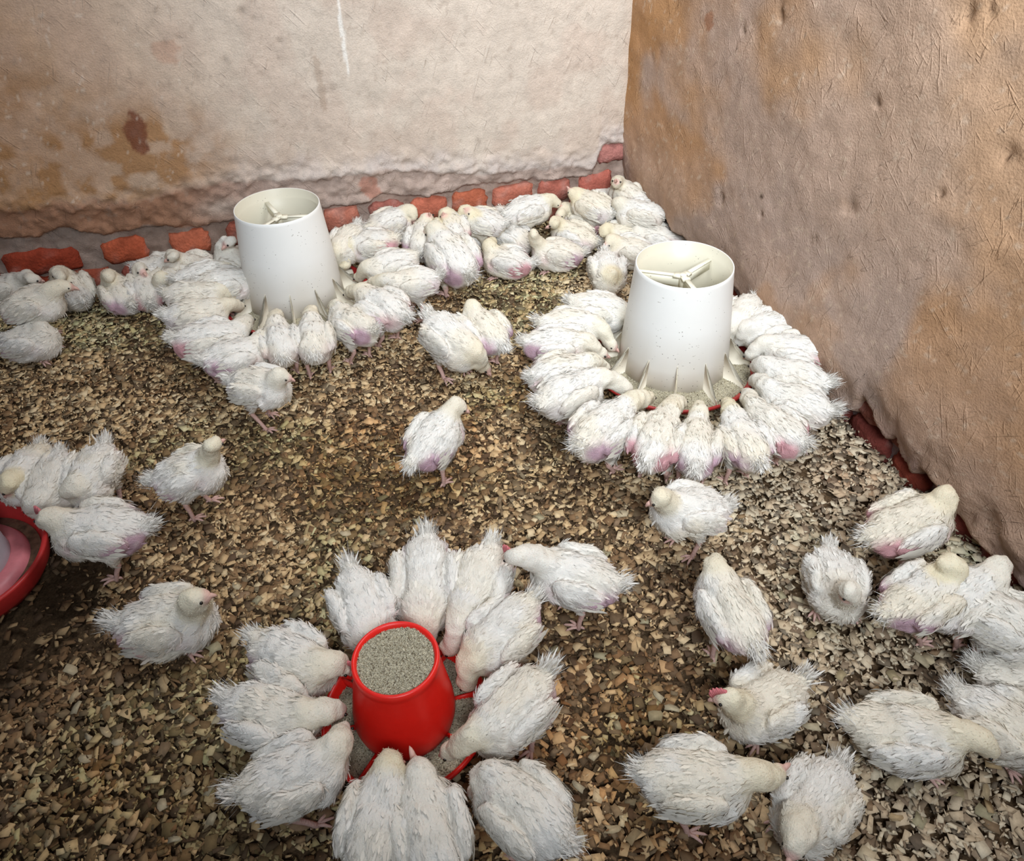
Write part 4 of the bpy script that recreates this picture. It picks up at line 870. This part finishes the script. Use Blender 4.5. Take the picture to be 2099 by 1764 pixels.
 ('chicken with streaky dirty back just right of the long one at the red feeder', (1008, 1130), (945, 1275), (925, 1325), .08, (908, 1345), .05, 's', dict(grp=G4, pink=.5, yel=.4, dingy=.7)),
 ('white chicken with its yellowish head bent into the right side of the red feeder tray', (1085, 1250), (975, 1345), (956, 1395), .08, (948, 1420), .04, 's', dict(grp=G4, pink=.7, yel=.7)),
 ('large white chicken standing tall behind the group, red comb and beak to the left', (1270, 1192), (1090, 1178), (1052, 1142), .19, (1030, 1152), .15, 's', dict(pink=.9, yel=.1, comb=True)),
 ('big white chicken front right of the red feeder, tail raised, yellowish head in the tray', (1115, 1395), (985, 1515), (925, 1538), .085, (878, 1556), .05, 's', dict(grp=G4, pink=.4, yel=.6, tail=1.2)),
 ('white chicken with a red comb pecking at the left rim of the red feeder', (530, 1318), (668, 1390), (702, 1365), .12, (724, 1386), .09, 's', dict(grp=G4, pink=.5, yel=.4, comb=True)),
 ('white chicken with spread wings and fluffy tail, lower left of the red feeder', (478, 1440), (635, 1490), (690, 1455), .12, (712, 1462), .09, 's', dict(grp=G4, pink=.4, yel=.4)),
 ('white chicken cut off by the bottom edge, its grey head against the red hopper', (545, 1610), (655, 1575), (702, 1500), .13, (714, 1480), .11, 's', dict(grp=G4, pink=0, yel=.3)),
 ('yellowish chicken head poking in from the bottom edge below the red feeder', (760, 1745), (795, 1625), (802, 1572), .12, (835, 1560), .10, 's', dict(grp=G4, pink=0, yel=.8)),
 ('white chicken whose pointed beak rises against the foot of the red hopper', (890, 1760), (868, 1640), (854, 1572), .13, (842, 1535), .15, 's', dict(grp=G4, pink=0, yel=.1)),
 ('white chicken back cut off at the bottom edge, right of the red feeder', (1120, 1700), (1030, 1620), (985, 1620), .09, None, None, 's', dict(grp=G4, pink=0, yel=.2)),
 # left-hand foreground
 ('white chicken with a yellow crown bending down at the left edge above the red drinker', (75, 935), (42, 1005), (20, 995), .15, (8, 1030), .11, 's', dict(pink=.2, yel=1.0)),
 ('white chicken with its neck down, between the yellow-crowned one and the one with raised tail', (120, 960), (92, 1030), (66, 1040), .10, (50, 1048), .08, 's', dict(pink=.8, yel=.1)),
 ('white chicken with raised tail tuft and reddish face, upper left above the big combed one', (212, 930), (168, 1015), (140, 1010), .12, (130, 1035), .08, 's', dict(pink=.4, yel=.4, tail=1.2)),
 ('blurred white chicken standing alert with a raised yellowish head, left part of the floor', (318, 975), (455, 968), (440, 912), .21, (472, 893), .20, 's', dict(pink=.7, yel=.7, dingy=.6)),
 ('large white chicken with a red comb drinking from the red drinker', (300, 1078), (115, 1100), (92, 1062), .16, (56, 1050), .13, 's', dict(pink=1.4, yel=.3, comb=True)),
 ('greyish cream chicken resting with raised head, beak to the right, below the combed one', (238, 1278), (440, 1270), (400, 1226), .15, (442, 1218), .145, 'r', dict(pink=.6, yel=.7, comb=False, dingy=.6)),
]
for i, (lab, T_, C_, H_, hz_, B_, bz_, st_, kw) in enumerate(FLOCK):
    chicken(T_, C_, H_, hz_, B_, bz_, st_, lab, seed=i+1, **kw)
